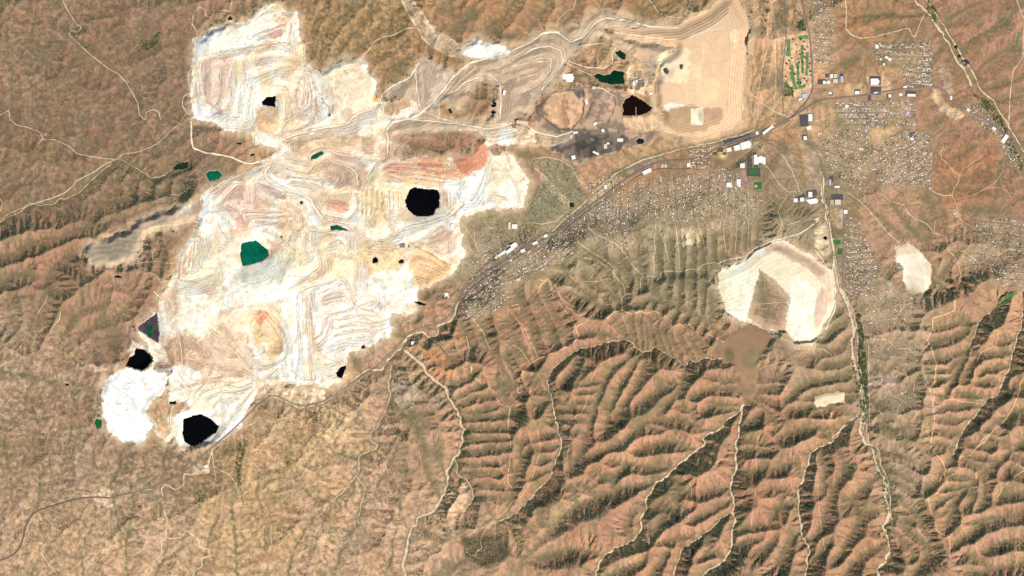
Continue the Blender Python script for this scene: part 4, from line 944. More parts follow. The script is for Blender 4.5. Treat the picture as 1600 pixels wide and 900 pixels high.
PATCH = [ # outline, colour, softness (grid units), strength, raggedness
 # bleached ground in the mine
 ("300,62 350,44 400,40 440,30 430,60 400,75 350,85 310,95",(255,250,228),3,.9,2),
 ("385,110 402,105 408,140 405,180 388,185 380,150",(255,250,228),2,.85,1.5),
 ("345,190 300,185 300,160 320,165 350,180",(255,248,232),3,.8,2),
 ("315,92 360,88 362,150 325,165 315,130",(230,196,172),3,.8,1.5),
 ("402,92 425,85 428,100 405,105",(225,190,170),3,.5,1.5),
 ("415,48 440,40 441,55 430,64 416,58",(222,164,142),1.5,.85,1),
 ("335,176 345,172 348,180 334,180",(150,140,138),1,.8,1),
 ("402,168 432,168 440,195 430,210 402,205",(242,190,140),3,.85,2),
 ("438,130 455,150 462,190 440,205",(248,214,166),2,.7,1.5),
 ("450,110 470,120 482,150 478,185 455,180 448,150",(236,206,176),2,.7,1.5),
 ("478,105 500,125 520,160 522,190 500,195 492,150",(255,246,226),3,.9,2),
 ("500,112 560,95 585,130 585,155 540,165 520,150",(250,226,188),4,.85,2),
 ("530,175 548,165 555,185 540,195",(190,160,130),2,.7,1.5),
 ("583,151 591,151 591,159 583,159",(244,160,76),.6,1,.3),
 ("655,98 672,95 692,108 700,140 685,165 660,172 650,150",(206,184,162),2,.8,1.5),
 ("718,75 745,60 755,66 790,72 800,80 795,90 750,92 725,88",(255,250,232),2,.9,1.5),
 ("805,105 830,92 850,95 850,120 835,140 812,135",(222,188,156),3,.7,2),
 # red and orange pit walls
 ("596,262 640,255 700,250 735,262 722,284 690,292 630,288 600,280",(232,186,146),3,.8,2),
 ("600,256 640,252 655,262 620,270 600,268",(226,160,130),2.5,.7,2),
 ("640,246 662,246 690,252 700,258 660,262 642,256",(198,128,98),2.5,.75,2),
 ("655,268 700,264 735,268 715,276 665,276",(236,162,112),2.5,.6,2),
 ("705,214 757,208 764,238 756,262 738,278 722,272 712,255 706,235",(200,130,100),3,.85,2),
 ("716,222 740,216 748,236 728,244",(214,150,118),2.5,.7,2),("722,250 745,245 750,262 735,274",(212,140,104),2.5,.7,2),
 ("620,210 700,206 745,206 735,236 700,246 660,240 630,246",(162,130,100),3,.6,3),
 ("292,508 340,505 392,530 395,585 340,592 300,585 288,550",(212,178,146),4,.75,3),
 ("318,512 350,505 380,540 360,552 335,535",(192,158,130),2.5,.65,2),("308,550 335,545 340,565 315,568",(196,166,140),2.5,.65,2),("325,565 355,568 352,582 328,580",(190,162,140),2.5,.65,2),("355,560 385,572 380,590 358,585",(200,164,130),2.5,.65,2),
 ("262,530 288,522 288,560 268,572 258,555",(176,146,116),2.5,.8,2),("232,568 258,560 275,578 250,582",(186,158,130),2.5,.7,2),("256,588 285,580 288,608 262,612",(196,164,130),2.5,.75,2),
 ("230,640 238,627 260,625 262,645 250,662 240,652",(196,156,118),1.5,.9,1),("248,662 262,655 262,676 252,680",(206,160,116),1.5,.9,1),
 ("312,430 348,420 350,445 315,448",(250,226,184),2.5,.8,2),("318,452 340,448 338,472 318,472",(222,190,158),2.5,.7,2),("372,418 388,415 392,440 375,448",(226,196,176),2,.7,1.5),
 ("512,405 522,402 520,425 510,420",(250,206,152),2,.8,1.5),("480,432 494,430 494,440 482,442",(250,206,152),2,.8,1.5),("551,400 560,398 560,440 552,440",(250,210,166),2,.8,1.5),("572,420 583,416 582,430 573,430",(248,190,130),1.5,.8,1),
 ("356,354 370,352 370,366 358,368",(248,188,138),2,.8,1.5),("365,340 378,335 380,352 370,355",(236,190,166),2,.7,1.5),("370,305 395,300 395,320 375,325",(216,200,186),2,.6,1.5),
 ("565,218 584,215 584,242 566,242",(186,152,128),2.5,.7,2),("453,222 482,218 488,240 470,248 455,240",(206,178,142),2.5,.75,2),("485,225 540,212 590,212 560,228 510,232",(208,176,138),2.5,.75,2),
 ("530,258 555,270 558,288 535,292 528,275",(206,178,152),2.5,.7,2),("405,286 420,290 446,302 446,312 420,305",(206,172,148),2.5,.7,2),
 ("590,318 606,312 604,330 592,330",(196,170,146),1.5,.6,1.5),
 ("565,275 600,268 612,300 605,345 575,355 562,320",(248,216,164),4,.7,2),
 ("520,235 560,240 575,270 560,295 520,290 500,265",(206,172,146),4,.75,3),
 ("508,310 545,315 545,332 510,328",(222,164,134),3,.8,2),
 ("695,285 720,282 752,262 765,300 745,330 715,338 700,315",(255,252,232),3,.95,2),
 ("765,235 800,240 825,290 822,320 790,325 765,300",(250,228,190),4,.7,3),
 ("776,290 800,282 812,310 795,325",(255,250,232),3,.8,2),
 ("620,350 700,335 720,345 690,370 640,375",(255,250,228),3,.9,2),
 ("665,365 690,350 712,365 712,395 690,402 668,388",(222,190,160),3,.8,2),
 ("640,400 665,390 706,415 705,430 680,441 655,440 640,425",(240,186,130),3,.85,2),
 ("560,380 605,375 635,390 630,420 580,425 560,410",(248,206,148),4,.7,2),
 ("585,425 640,420 655,455 650,478 610,480 580,450",(255,250,226),5,.9,3),
 # centre and south
 ("345,285 400,290 425,310 418,345 380,350 345,330",(234,192,168),4,.75,3),
 ("350,330 390,345 395,372 362,372",(238,196,166),4,.7,2),
 ("318,302 330,300 332,340 326,375 312,372",(255,252,232),2,.9,1.5),
 ("335,325 362,330 370,355 350,365 335,350",(255,252,232),3,.8,2),
 ("418,268 445,282 480,305 492,335 500,352 480,350 460,315 430,295",(255,252,236),3,.9,2),
 ("400,410 455,395 470,430 450,470 400,470 360,450 340,425",(255,252,232),6,.95,3),
 ("270,475 310,460 345,470 340,520 310,530 280,515",(255,249,226),5,.85,3),
 ("430,440 470,450 480,560 470,600 430,598 445,520",(255,252,232),5,.9,3),
 ("500,440 560,430 600,470 640,480 600,520 550,540 500,560 490,500",(255,240,222),6,.8,3),
 ("505,455 530,450 545,470 520,485 510,520 502,500",(240,206,186),2,.6,1.5),
 ("396,490 416,482 436,500 446,525 440,555 420,562 400,548 390,520",(244,204,154),4,.8,2),
 ("396,488 412,484 420,498 404,508",(206,142,104),2,.8,1.5),
 ("400,545 415,535 420,560 402,562",(255,246,222),3,.8,1.5),
 ("255,540 285,530 290,575 262,580",(186,150,118),4,.8,3),
 ("290,560 340,545 390,575 380,600 300,600",(236,204,172),5,.7,3),
 ("270,640 300,640 345,635 380,640 378,665 345,690 300,700 275,690 285,660",(255,252,234),5,.9,3),
 ("250,450 275,440 285,470 275,500 255,490",(220,186,152),5,.7,3),
 ("196,545 215,535 240,535 245,550 240,572 250,580 215,580",(250,236,210),4,.8,2),
 ("400,605 435,600 470,603 510,608 508,622 470,615 430,612",(236,208,174),3,.8,2),
 ("440,222 480,215 540,212 590,212 600,225 560,228 500,240 460,240",(214,184,148),3,.75,2),
 ("600,228 640,220 650,245 610,262 590,245",(196,162,134),3,.75,2),
 ("510,255 575,262 570,300 530,295 505,280",(204,172,146),3,.65,2),
 ("262,520 300,520 330,540 320,575 280,580 262,560",(204,170,138),4,.7,3),
 ("285,590 330,585 380,600 380,625 330,630 290,620",(232,204,172),4,.6,3),
 ("440,300 480,320 485,350 460,370 430,350",(244,206,168),4,.7,3),
 ("425,400 450,380 480,385 485,420 460,430",(252,224,178),4,.7,3),
 ("300,395 340,380 365,390 360,430 320,440 295,425",(252,232,196),4,.7,3),
 ("500,380 545,385 550,430 520,440 500,420",(252,226,180),4,.7,3),
 ("330,500 380,480 390,540 350,560 320,540",(244,214,178),4,.7,3),
 ("560,480 610,490 590,525 555,530",(248,220,190),4,.6,3),
 ("700,420 680,440 655,452 640,440 660,425",(214,170,124),3,.6,2),
 ("240,576 300,570 320,590 300,600 262,604 245,600",(255,250,230),3,.85,2),
 ("262,600 300,605 350,600 385,605 380,630 340,640 300,632 268,628",(252,238,208),3,.85,2),
 ("338,640 378,625 382,655 352,682 345,660",(252,240,214),3,.85,2),
 ("400,612 440,604 505,608 512,624 470,634 430,622",(234,208,172),3,.8,2),
 ("515,600 545,595 575,575 560,600 530,615",(196,166,134),3,.6,2),
 # grey dumps
 ("132,396 137,382 168,377 205,362 215,372 212,400 150,415",(174,158,134),2,.9,1.5),
 ("270,335 290,325 302,320 298,335 275,342",(246,232,206),3,.8,2),
 ("150,382 205,372 205,395 165,405",(150,140,116),4,.7,3),
 # tailings beach and embankment
 ("1032,80 1065,72 1078,80 1075,125 1068,130 1030,128 1025,105",(254,236,194),3,.85,1.5),
 ("1072,100 1095,105 1100,120 1085,125 1070,120",(250,218,172),3,.7,1.5),
 ("1088,125 1122,122 1120,160 1088,162",(248,216,168),2,.7,1),
 ("1080,55 1135,42 1142,70 1140,115 1105,125 1098,100 1080,95",(238,200,160),4,.8,2),
 ("1140,45 1160,50 1150,70 1138,60",(250,226,184),3,.8,1.5),
 ("1032,168 1070,165 1098,168 1130,170 1128,190 1095,205 1060,208 1038,198",(178,146,112),3,.8,2),
 ("1079,170 1098,168 1100,182 1098,195 1079,195",(250,240,206),.8,1,.4),
 ("1090,178 1098,172 1099,186 1092,192",(160,150,120),1.2,.7,.8),
 ("1036,166 1050,162 1070,165 1050,170 1040,176",(255,250,236),1.5,.9,1),
 ("1192,384 1210,376 1228,377 1262,396 1300,421 1306,450 1302,475 1291,470 1290,448 1272,430 1245,408 1220,394 1196,392",(224,192,160),1.5,.85,1),
 ("1205,384 1228,384 1262,404 1290,425 1285,436 1255,415 1225,398",(198,170,142),2,.7,1.5),
 ("1198,385 1215,380 1240,400 1225,398",(186,152,124),3,.7,1.5),
 ("1275,465 1285,445 1296,470 1285,500 1275,515 1272,490",(220,182,160),1.5,.8,.8),
 ("1130,430 1180,398 1175,450 1165,495 1140,488",(255,250,218),4,.9,2),
 ("1238,425 1275,450 1272,500 1250,535 1235,520 1232,470",(255,253,228),4,.9,2),
 ("622,-8 642,-8 656,14 668,34 678,48 700,58 716,68 722,90 700,86 674,73 660,62 654,45 641,30",(206,180,148),1.5,.9,1.2),
 ("660,30 672,36 690,52 676,50",(216,192,160),2,.7,1.2),
 ("1095,548 1140,515 1175,498 1210,525 1195,560 1190,620 1165,632 1150,600 1130,570",(158,128,98),4,.7,3),
 ("1128,545 1142,540 1150,560 1138,568",(112,104,76),2,.7,2),("1165,545 1185,540 1182,570 1170,572",(146,136,96),3,.6,2),("1158,575 1178,570 1178,605 1162,610",(178,142,104),3,.6,2),
 # smelter
 ("840,170 862,145 905,140 918,140 920,165 910,185 900,200 880,202 860,190 845,182",(226,182,140),2,.9,1),
 ("878,150 888,165 890,185 886,200 880,200 876,175",(176,136,106),2,.7,1.5),
 ("893,140 912,140 914,155 900,152",(104,98,100),1.5,.85,1),
 ("838,168 856,150 848,172 858,182 845,182",(96,84,72),1.2,.8,1),
 ("862,206 900,200 960,205 985,215 965,238 930,245 900,252 885,245 862,230",(106,96,86),3,.95,2),
 ("900,222 935,215 945,235 915,245 895,240",(78,70,64),3,.85,2),
 ("840,215 860,215 862,232 845,235",(196,142,106),2,.8,1),
 ("858,215 880,212 882,232 862,235",(110,108,104),2,.8,1),
 ("920,150 940,150 950,175 940,190 925,185",(168,142,120),3,.7,2),
 ("946,150 962,150 965,175 955,195 945,180",(206,170,142),3,.7,2),
 ("972,182 1030,182 1032,205 990,206 975,195",(232,194,154),3,.9,1.5),
 ("905,85 950,60 1000,70 1020,95 1000,100 975,110 940,108 915,100",(226,186,140),5,.5,3),
 ("985,95 1010,98 1018,140 1000,150 978,140 980,115",(244,214,170),4,.8,2),
 ("985,93 1000,92 1002,105 988,105",(206,156,106),2,.7,1.5),
 ("805,200 860,205 900,205 895,220 840,230 800,222",(206,180,146),4,.8,2),
 # scrub flat below the smelter
 ("818,250 852,247 900,258 906,290 912,308 880,325 862,345 826,346 822,320 848,282 840,262",(146,140,110),2,.85,1.5),
 ("838,260 850,270 870,300 892,315 885,318 860,300 845,280",(206,178,144),1.5,.6,1),
 ("905,262 925,258 945,255 920,285 908,298",(196,154,124),2,.8,1.5),
 ("960,245 1000,225 1060,215 1130,210 1100,225 1040,235 990,255 960,265",(182,152,112),3,.7,2),
 ("925,300 945,285 962,270 958,292 930,318 918,318",(224,196,152),2,.7,1.5),
 ("972,258 1000,248 1035,248 1010,262 985,275",(168,150,136),2,.8,1.5),
 ("992,258 1008,250 1012,255 998,262",(160,112,94),1,.8,.8),
 # bare pads and yards round the town
 ("1226,55 1262,50 1268,90 1269,150 1245,150 1225,140",(226,186,146),1.5,.95,1),
 ("1226,58 1240,54 1238,90 1228,90",(206,172,132),2,.5,1),
 ("1357,200 1400,198 1402,206 1385,222 1372,224 1360,214",(232,194,142),1,.95,.8),
 ("1352,115 1392,120 1392,144 1376,146 1352,130",(224,186,144),1.2,.9,.8),
 ("1320,130 1352,130 1356,150 1320,152",(212,178,136),1.5,.85,1),
 ("1331,68 1365,70 1362,105 1350,110 1338,95",(162,136,106),3,.8,2),
 ("1350,106 1408,104 1408,118 1355,116",(208,170,126),2,.7,1.5),
 ("1456,138 1468,140 1480,160 1495,175 1512,180 1490,190 1475,175 1460,160",(228,196,152),2,.85,1.5),
 ("1468,100 1478,100 1490,125 1492,150 1482,150 1472,125",(206,176,148),2.5,.7,2),
 ("1340,40 1365,40 1362,55 1340,52",(190,146,116),3,.6,2),
 ("1250,215 1262,225 1282,255 1282,298 1262,300 1255,260",(186,158,134),1.5,.9,1),
 ("1225,190 1245,200 1258,245 1262,290 1250,285 1240,240 1222,215",(176,138,98),3,.6,2),
 ("1222,200 1240,205 1245,225 1228,222",(190,140,100),3,.6,1.5),
 ("1188,232 1260,215 1250,240 1262,300 1225,325 1190,310",(162,138,108),3,.6,2),
 ("1111,230 1136,226 1136,248 1111,248",(232,200,138),1,.9,.6),
 ("1150,268 1175,268 1178,295 1150,292",(186,150,132),2,.8,1),
 ("1175,222 1196,222 1196,240 1175,240",(226,194,152),1,.8,.6),
 ("1292,328 1318,326 1318,355 1300,358 1294,345",(206,160,108),2,.7,1.5),
 ("1304,328 1318,328 1318,355 1306,355",(196,174,152),1,.9,.6),
 ("1275,340 1295,345 1303,380 1296,400 1280,395 1272,370",(236,212,172),3,.85,2),
 ("965,280 988,275 990,300 978,325 965,315",(214,156,98),2.5,.75,2),
 ("1000,268 1030,268 1025,300 1005,305",(190,150,100),3,.5,2),
 ("1065,355 1085,355 1085,382 1066,384",(226,206,168),1.5,.9,1),
 ("1085,360 1095,360 1092,380 1086,380",(216,190,152),2,.7,1),
 ("1282,640 1305,642 1306,658 1282,655",(240,178,130),1.2,.8,1),
 ("1386,440 1392,440 1395,465 1388,460",(255,246,226),1,.7,1),
 ("1460,250 1560,225 1555,300 1500,330 1458,310",(170,122,88),8,.5,4),
 ("1498,270 1503,270 1503,276 1496,276",(236,180,140),1,.8,.5),
 ("1492,325 1500,330 1498,342 1490,338",(226,196,158),1,.8,.8),
 ("1400,400 1440,395 1452,430 1445,455 1415,450",(255,246,222),4,.7,2),
 ("715,640 690,640 650,640 600,600 625,585 655,600",(166,142,116),5,.6,3),
 ("605,595 650,600 655,640 625,645",(206,184,158),4,.6,3),
 ("660,545 690,548 715,570 700,600 680,590 665,570",(200,138,96),4,.7,2),
 ("700,755 725,755 730,800 705,825 695,800",(218,182,146),5,.8,3),
 ("640,810 700,790 720,810 700,860 680,900 640,900 640,850",(212,174,138),6,.6,4),
 ("495,635 560,640 550,690 500,690 490,660",(226,196,142),5,.45,4),
 ("300,690 375,690 378,760 330,775 280,780 250,760",(150,124,92),4,.7,3),
 ("170,690 300,700 290,750 180,740",(152,124,96),8,.6,4),
 ("720,840 790,830 800,870 760,890 725,870",(116,98,76),4,.8,3),
 ("1000,745 1055,740 1060,800 1030,820 1005,820 1015,790",(120,106,80),4,.6,3),
 ("945,870 1010,830 1040,830 1000,870 960,900 940,900",(176,152,112),5,.6,3),
 ("855,780 930,770 900,810 860,850 850,820",(170,146,106),6,.6,4),
 ("480,20 640,10 640,60 590,90 480,100",(158,128,86),6,.4,4),
 ("1360,585 1400,585 1402,605 1360,605",(212,188,162),2,.8,1),
 ("118,570 165,572 162,582 121,578",(206,172,138),2,.8,1),
 ("130,770 175,766 175,795 150,792 148,782 130,780",(222,192,156),2,.75,1.5),
 ("305,725 330,728 322,742 300,745",(236,212,176),2,.6,1.5),
]
for k, (s, c, soft, st, rg) in enumerate(PATCH):
    p = rough(P(s), rg * 0.7, 2000 + k, 4.0)
    j0 = max(0, int((p[:, 1].min() - 12 - Y0) / DX)); j1 = int((p[:, 1].max() + 12 - Y0) / DX)
    i0 = max(0, int((p[:, 0].min() - 12 - X0) / DX)); i1 = int((p[:, 0].max() + 12 - X0) / DX)
    m = pmask(p, gx[i0:i1], gy[j0:j1]) * 1.0
    m = blur(m, max(1, soft / DX)) if soft >= 1 else m
    inm = (zone[j0:j1, i0:i1] > 0)
    cy0, cx0 = int((p[:, 1].mean() - Y0) / DX), int((p[:, 0].mean() - X0) / DX)
    tex = 1 + 0.06 * n3[j0:j1, i0:i1] + 0.05 * n2[j0:j1, i0:i1]
    keep = 0.0
    if soft >= 1.5:
        m = sstep(0.28, 0.72, m + (0.30 * n2 + 0.34 * n3 + 0.25 * strat)[j0:j1, i0:i1] * np.clip(4 * m * (1 - m) + 0.25, 0, 1))
    w = m * st * np.clip(0.9 + 0.5 * n2[j0:j1, i0:i1], 0.25, 1)
    src = col[j0:j1, i0:i1]
    tgt = np.asarray(c, float) * tex[..., None]
    # benches and strata keep showing through
    lum = src.mean(-1, keepdims=True) / np.maximum(blur(src.mean(-1), 4)[..., None], 1)
    tgt = tgt * np.clip(lum, 0.75, 1.2)
    col[j0:j1, i0:i1] = src * (1 - w[..., None]) + tgt * w[..., None]
LINES = [ # dark slag banks, berms and stains: width (grid units), colour, strength, course
 (2.2,(92,78,68),.9,"900,140 866,144 852,158 838,168 840,178 850,184 862,194 874,202 892,203 905,190 911,178 912,160 911,142"),
 (1.6,(96,84,76),.85,"930,152 922,170 914,190"),(1.6,(96,84,76),.8,"958,150 962,162 957,178 950,192"),(1.4,(104,92,84),.7,"932,152 942,158 948,168"),
 (1.4,(120,96,76),.6,"876,148 880,170 884,200"),(1.2,(120,96,76),.5,"888,150 886,175 889,195"),
 (2.0,(150,128,108),.7,"905,138 875,136 845,135"),(2.2,(98,88,80),.7,"870,238 900,222 930,214 950,208"),(1.6,(150,130,110),.6,"905,205 950,208 1000,209 1035,207"),
 (1.6,(232,204,164),.8,"800,218 830,226 860,228 885,220 900,206"),(1.4,(236,208,170),.7,"806,196 835,206 872,212"),
 (1.2,(120,104,80),.7,"810,205 840,216 880,220"),(1.0,(140,116,90),.7,"985,255 1030,238 1080,230 1130,222"),(1.0,(120,104,76),.7,"935,300 955,276 985,256"),
 (1.0,(252,232,196),.8,"1080,55 1105,48 1132,44"),(1.0,(252,232,196),.7,"1098,62 1100,95 1090,100"),(1.0,(208,170,132),.6,"1098,125 1100,100 1138,96"),(0.9,(252,232,196),.7,"1072,145 1088,148 1088,125"),(1.2,(252,234,200),.8,"1072,100 1070,130 1075,160"),(0.9,(208,170,132),.6,"1030,130 1060,134 1070,150 1050,160"),(2.4,(252,232,194),.6,"1140,50 1150,62 1148,75"),
 (0.9,(250,226,186),.8,"1065,72 1072,95 1072,130"),(0.9,(250,226,186),.7,"1025,128 1072,130 1122,124 1138,120"),(0.9,(250,226,186),.7,"1102,125 1102,162"),(0.8,(250,226,186),.7,"1088,150 1122,148"),(0.9,(214,176,140),.7,"1138,45 1140,80 1138,118 1136,165"),(0.9,(250,226,186),.6,"1032,165 1070,165 1130,168"),
 (1.6,(255,244,216),.9,"1035,172 1045,166 1070,165"),(1.0,(206,168,130),.7,"1025,100 1035,82 1060,74"),
 (1.6,(255,240,208),.8,"625,-5 634,14 642,30 654,46 662,62 676,73 700,86 722,92"),(1.4,(250,226,188),.7,"640,-5 655,14 668,34 680,48 702,58 716,70"),(1.0,(240,216,180),.6,"633,-5 648,22 660,45 672,62 700,75"),
 (1.2,(255,240,210),.8,"1183,420 1176,450 1172,476"),(1.0,(232,206,166),.8,"1195,432 1225,462"),(0.9,(226,200,160),.6,"1182,482 1228,482"),(0.9,(226,200,160),.6,"1180,495 1225,505"),
 (1.6,(96,128,70),.8,"200,599 204,598"),(1.2,(150,160,110),.7,"192,606 197,608 203,606"),(1.4,(120,126,80),.7,"184,631 189,631"),(1.3,(150,150,100),.6,"196,640 199,642 200,636"),(1.2,(190,176,140),.6,"175,600 190,612 205,622 215,640"),(1.0,(206,190,156),.6,"170,640 190,650 210,655"),(1.0,(206,190,156),.6,"200,590 215,600 230,600"),
 (1.3,(70,92,60),.7,"715,302 718,312 722,322"),
 (1.4,(120,96,76),.7,"640,378 655,388 672,396 690,408 705,414"),
 (1.3,(178,148,119),.7,"402,262 425,280 450,300"),(1.4,(150,124,100),.7,"400,284 420,292 445,302"),(1.2,(178,148,119),.7,"480,262 500,268 515,280 525,275 528,262"),
 (1.1,(170,136,110),.7,"455,130 468,128 480,145 482,170 470,182 455,176"),(1.1,(180,140,110),.7,"460,140 470,142 474,160 468,172"),
 (1.1,(180,146,122),.7,"322,100 320,130 324,158 340,170"),(1.1,(180,146,122),.6,"362,98 356,110 358,140 352,160"),(1.1,(170,140,118),.6,"405,72 425,60 440,55"),(1.2,(190,156,130),.6,"315,88 345,82 385,76 412,72"),
 (1.2,(196,160,134),.7,"462,470 470,450 495,440 500,452"),(1.2,(196,160,134),.7,"488,460 488,500 490,540"),(1.2,(196,160,134),.7,"505,470 540,462 552,480 530,488 520,500 518,520 505,530 492,540"),(1.2,(196,156,130),.7,"535,432 548,450 556,478 575,484 590,490"),
 (1.2,(206,150,116),.7,"394,486 412,484 432,498 446,522"),
 (1.3,(150,124,96),.6,"300,600 330,590 360,600 390,590"),(1.1,(178,148,119),.6,"285,600 310,612 340,606 370,615"),
]
for w_, c_, st_, s_ in LINES:
    dl = line_dist([chaikin(densify(s_, 0.5, int(w_ * 100) + len(s_), 4), 2)], 5)
    wl = sstep(w_ * 0.75, w_ * 0.3, dl) * st_ * np.clip(0.8 + 0.6 * n3, 0.3, 1)
    col = lerp(col, c_, wl)
# town soil: dusty lots and yards
tz = np.clip(blur((tmask == 1) * 1.0, 5), 0, 1)
tcol = np.array((182, 158, 126)) * (1 + 0.17 * wn1 + 0.08 * n3)[..., None]
tcol = lerp(tcol, (100, 98, 72), sstep(0.5, 1.5, wn1 + 0.6 * n2) * 0.85)
tcol = lerp(tcol, (214, 186, 154), sstep(0.6, 1.5, -wn1 - n2) * 0.7)
col = col * (1 - 0.78 * tz[..., None]) + tcol * 0.78 * tz[..., None]
dust = sstep(15, 0.5, up2(edt((zc >= 1) & (zc <= 7), 2 * DX)) + 7 * n2 + 3 * n3) * (zone == 0)
col = lerp(col, (226, 198, 162), dust * 0.68)
for pd in ponds:
    if pd[0] != 'pit':
        rim = line_dist([np.vstack([pd[1], pd[1][:1]])], 4)
        col = lerp(col, (214, 190, 152), sstep(2.3, 1.0, rim) * 0.6 * (~pd[4]) * np.clip(0.8 + n3, 0.3, 1))
# sandy verges of the washes, greener further out
dwf = line_dist([l for _, l in washes], 8)
col = lerp(col, (116, 110, 78), sstep(6.5, 2.0, dwf) * 0.5 * (zone == 0) * np.clip(0.7 + n2, 0, 1))
col = np.clip(col, 20, 256)
alb = np.clip(s2l(np.minimum(col, 255)) / GAIN, 0.01, 0.92)
# ------------------------------------------------------------------ helpers that put meshes into the scene
def wx(x): return (x - 800.0) * PX
def wy(y): return (450.0 - y) * PX

def hs(x, y):
    """ground height at map position"""
    u = np.clip((np.asarray(x, float) - X0) / DX, 0, NX - 1.001); v = np.clip((np.asarray(y, float) - Y0) / DX, 0, NY - 1.001)
    i = u.astype(int); j = v.astype(int); fu = u - i; fv = v - j
    return (h[j, i] * (1 - fu) + h[j, i + 1] * fu) * (1 - fv) + (h[j + 1, i] * (1 - fu) + h[j + 1, i + 1] * fu) * fv

def mesh_np(name, verts, faces, smooth=False, colors=None, attr='soil', loops=4, mat_idx=None):
    me = bpy.data.meshes.new(name)
    verts = np.ascontiguousarray(verts, np.float32); faces = np.ascontiguousarray(faces, np.int32)
    n = len(faces)
    me.vertices.add(len(verts)); me.vertices.foreach_set('co', verts.ravel())
    me.loops.add(n * loops); me.loops.foreach_set('vertex_index', faces.ravel())
    me.polygons.add(n); me.polygons.foreach_set('loop_start', np.arange(0, n * loops, loops, dtype=np.int32))
    if smooth:
        me.polygons.foreach_set('use_smooth', np.ones(n, bool))
    if mat_idx is not None:
        me.polygons.foreach_set('material_index', np.ascontiguousarray(mat_idx, np.int32))
    if colors is not None:
        ca = me.color_attributes.new(attr, 'FLOAT_COLOR', 'POINT')
        c4 = np.ones((len(verts), 4), np.float32); c4[:, :3] = colors
        ca.data.foreach_set('color', c4.ravel())
    me.update(calc_edges=True)
    return me

def put(name, me, mats, parent=None, label=None, cat=None, group=None, kind=None, loc=None):
    o = bpy.data.objects.new(name, me)
    COL.objects.link(o)
    if me is not None:
        for m in (mats if isinstance(mats, (list, tuple)) else [mats]):
            if len(me.materials) < len(mats if isinstance(mats, (list, tuple)) else [mats]):
                me.materials.append(m)
    if parent is not None: o.parent = parent
    if label: o['label'] = label
    if cat: o['category'] = cat
    if group: o['group'] = group
    if kind: o['kind'] = kind
    if loc is not None: o.location = loc
    return o

def lin(rgb, k=1.0):
    return tuple(float(v) for v in np.clip(s2l(rgb) / GAIN * k, 0, 0.92)) + (1.0,)

def material(name, rgb=None, rough=0.9, attr=None, nscale=0.03, namp=0.10, nscale2=0.15, spec=0.2, bump=0.0, metallic=0.0, objrand=0.0):
    m = bpy.data.materials.new(name); m.use_nodes = True
    nt = m.node_tree; b = nt.nodes['Principled BSDF']
    b.inputs['Roughness'].default_value = rough
    b.inputs['Metallic'].default_value = metallic
    b.inputs['Specular IOR Level'].default_value = spec
    tc = nt.nodes.new('ShaderNodeNewGeometry')
    n = nt.nodes.new('ShaderNodeTexNoise'); n.inputs['Scale'].default_value = nscale; n.inputs['Detail'].default_value = 3
    nt.links.new(tc.outputs['Position'], n.inputs['Vector'])
    n2_ = nt.nodes.new('ShaderNodeTexNoise'); n2_.inputs['Scale'].default_value = nscale2; n2_.inputs['Detail'].default_value = 2
    nt.links.new(tc.outputs['Position'], n2_.inputs['Vector'])
    ad = nt.nodes.new('ShaderNodeMath'); ad.operation = 'ADD'
    nt.links.new(n.outputs['Fac'], ad.inputs[0]); nt.links.new(n2_.outputs['Fac'], ad.inputs[1])
    mr = nt.nodes.new('ShaderNodeMapRange')
    mr.inputs['From Min'].default_value = 0.6; mr.inputs['From Max'].default_value = 1.4
    mr.inputs['To Min'].default_value = 1 - namp; mr.inputs['To Max'].default_value = 1 + namp
    nt.links.new(ad.outputs[0], mr.inputs['Value'])
    mul = nt.nodes.new('ShaderNodeMix'); mul.data_type = 'RGBA'; mul.blend_type = 'MULTIPLY'; mul.inputs[0].default_value = 1.0
    if attr:
        a = nt.nodes.new('ShaderNodeVertexColor'); a.layer_name = attr
        nt.links.new(a.outputs['Color'], mul.inputs[6])
    else:
        mul.inputs[6].default_value = rgb
    nt.links.new(mr.outputs['Result'], mul.inputs[7])
    nt.links.new(mul.outputs[2], b.inputs['Base Color'])
    if bump > 0:
        bp = nt.nodes.new('ShaderNodeBump'); bp.inputs['Strength'].default_value = bump; bp.inputs['Distance'].default_value = 6.0
        nt.links.new(n.outputs['Fac'], bp.inputs['Height']); nt.links.new(bp.outputs['Normal'], b.inputs['Normal'])
    return m

M_SOIL = material('desert_soil', attr='soil', nscale=0.02, namp=0.12, nscale2=0.09, bump=0.5, spec=0.1, rough=0.97)
M_SPOIL = material('crushed_rock', attr='soil', nscale=0.025, namp=0.07, nscale2=0.1, bump=0.35, spec=0.1, rough=0.95)
M_SAND = material('wash_sand', lin((232, 208, 172)), nscale=0.012, namp=0.28, bump=0.2, spec=0.1)
M_ORANGE = material('graded_red_earth', lin((232, 182, 140)), nscale=0.02, namp=0.10)
M_PALE = material('graded_pale_earth', lin((232, 206, 170)), nscale=0.02, namp=0.12)
M_PINK = material('graded_pink_earth', lin((222, 190, 168)), nscale=0.02, namp=0.10)
M_HAUL = material('haul_road_gravel', lin((255, 240, 208)), nscale=0.02, namp=0.06)
M_ASPH = material('worn_asphalt', lin((136, 121, 110)), nscale=0.02, namp=0.12, rough=0.85)
M_OLDASPH = material('dark_highway_asphalt', lin((106, 90, 84)), nscale=0.02, namp=0.12, rough=0.85)
M_STREET = material('dusty_asphalt', lin((138, 122, 104)), nscale=0.02, namp=0.14, rough=0.9)
M_LOT = material('dark_asphalt', lin((92, 86, 88)), nscale=0.03, namp=0.18, rough=0.85)
M_BALLAST = material('rail_ballast', lin((136, 122, 108)), nscale=0.03, namp=0.12)
M_RAIL = material('rail_steel', lin((120, 110, 104)), rough=0.5, metallic=0.8)
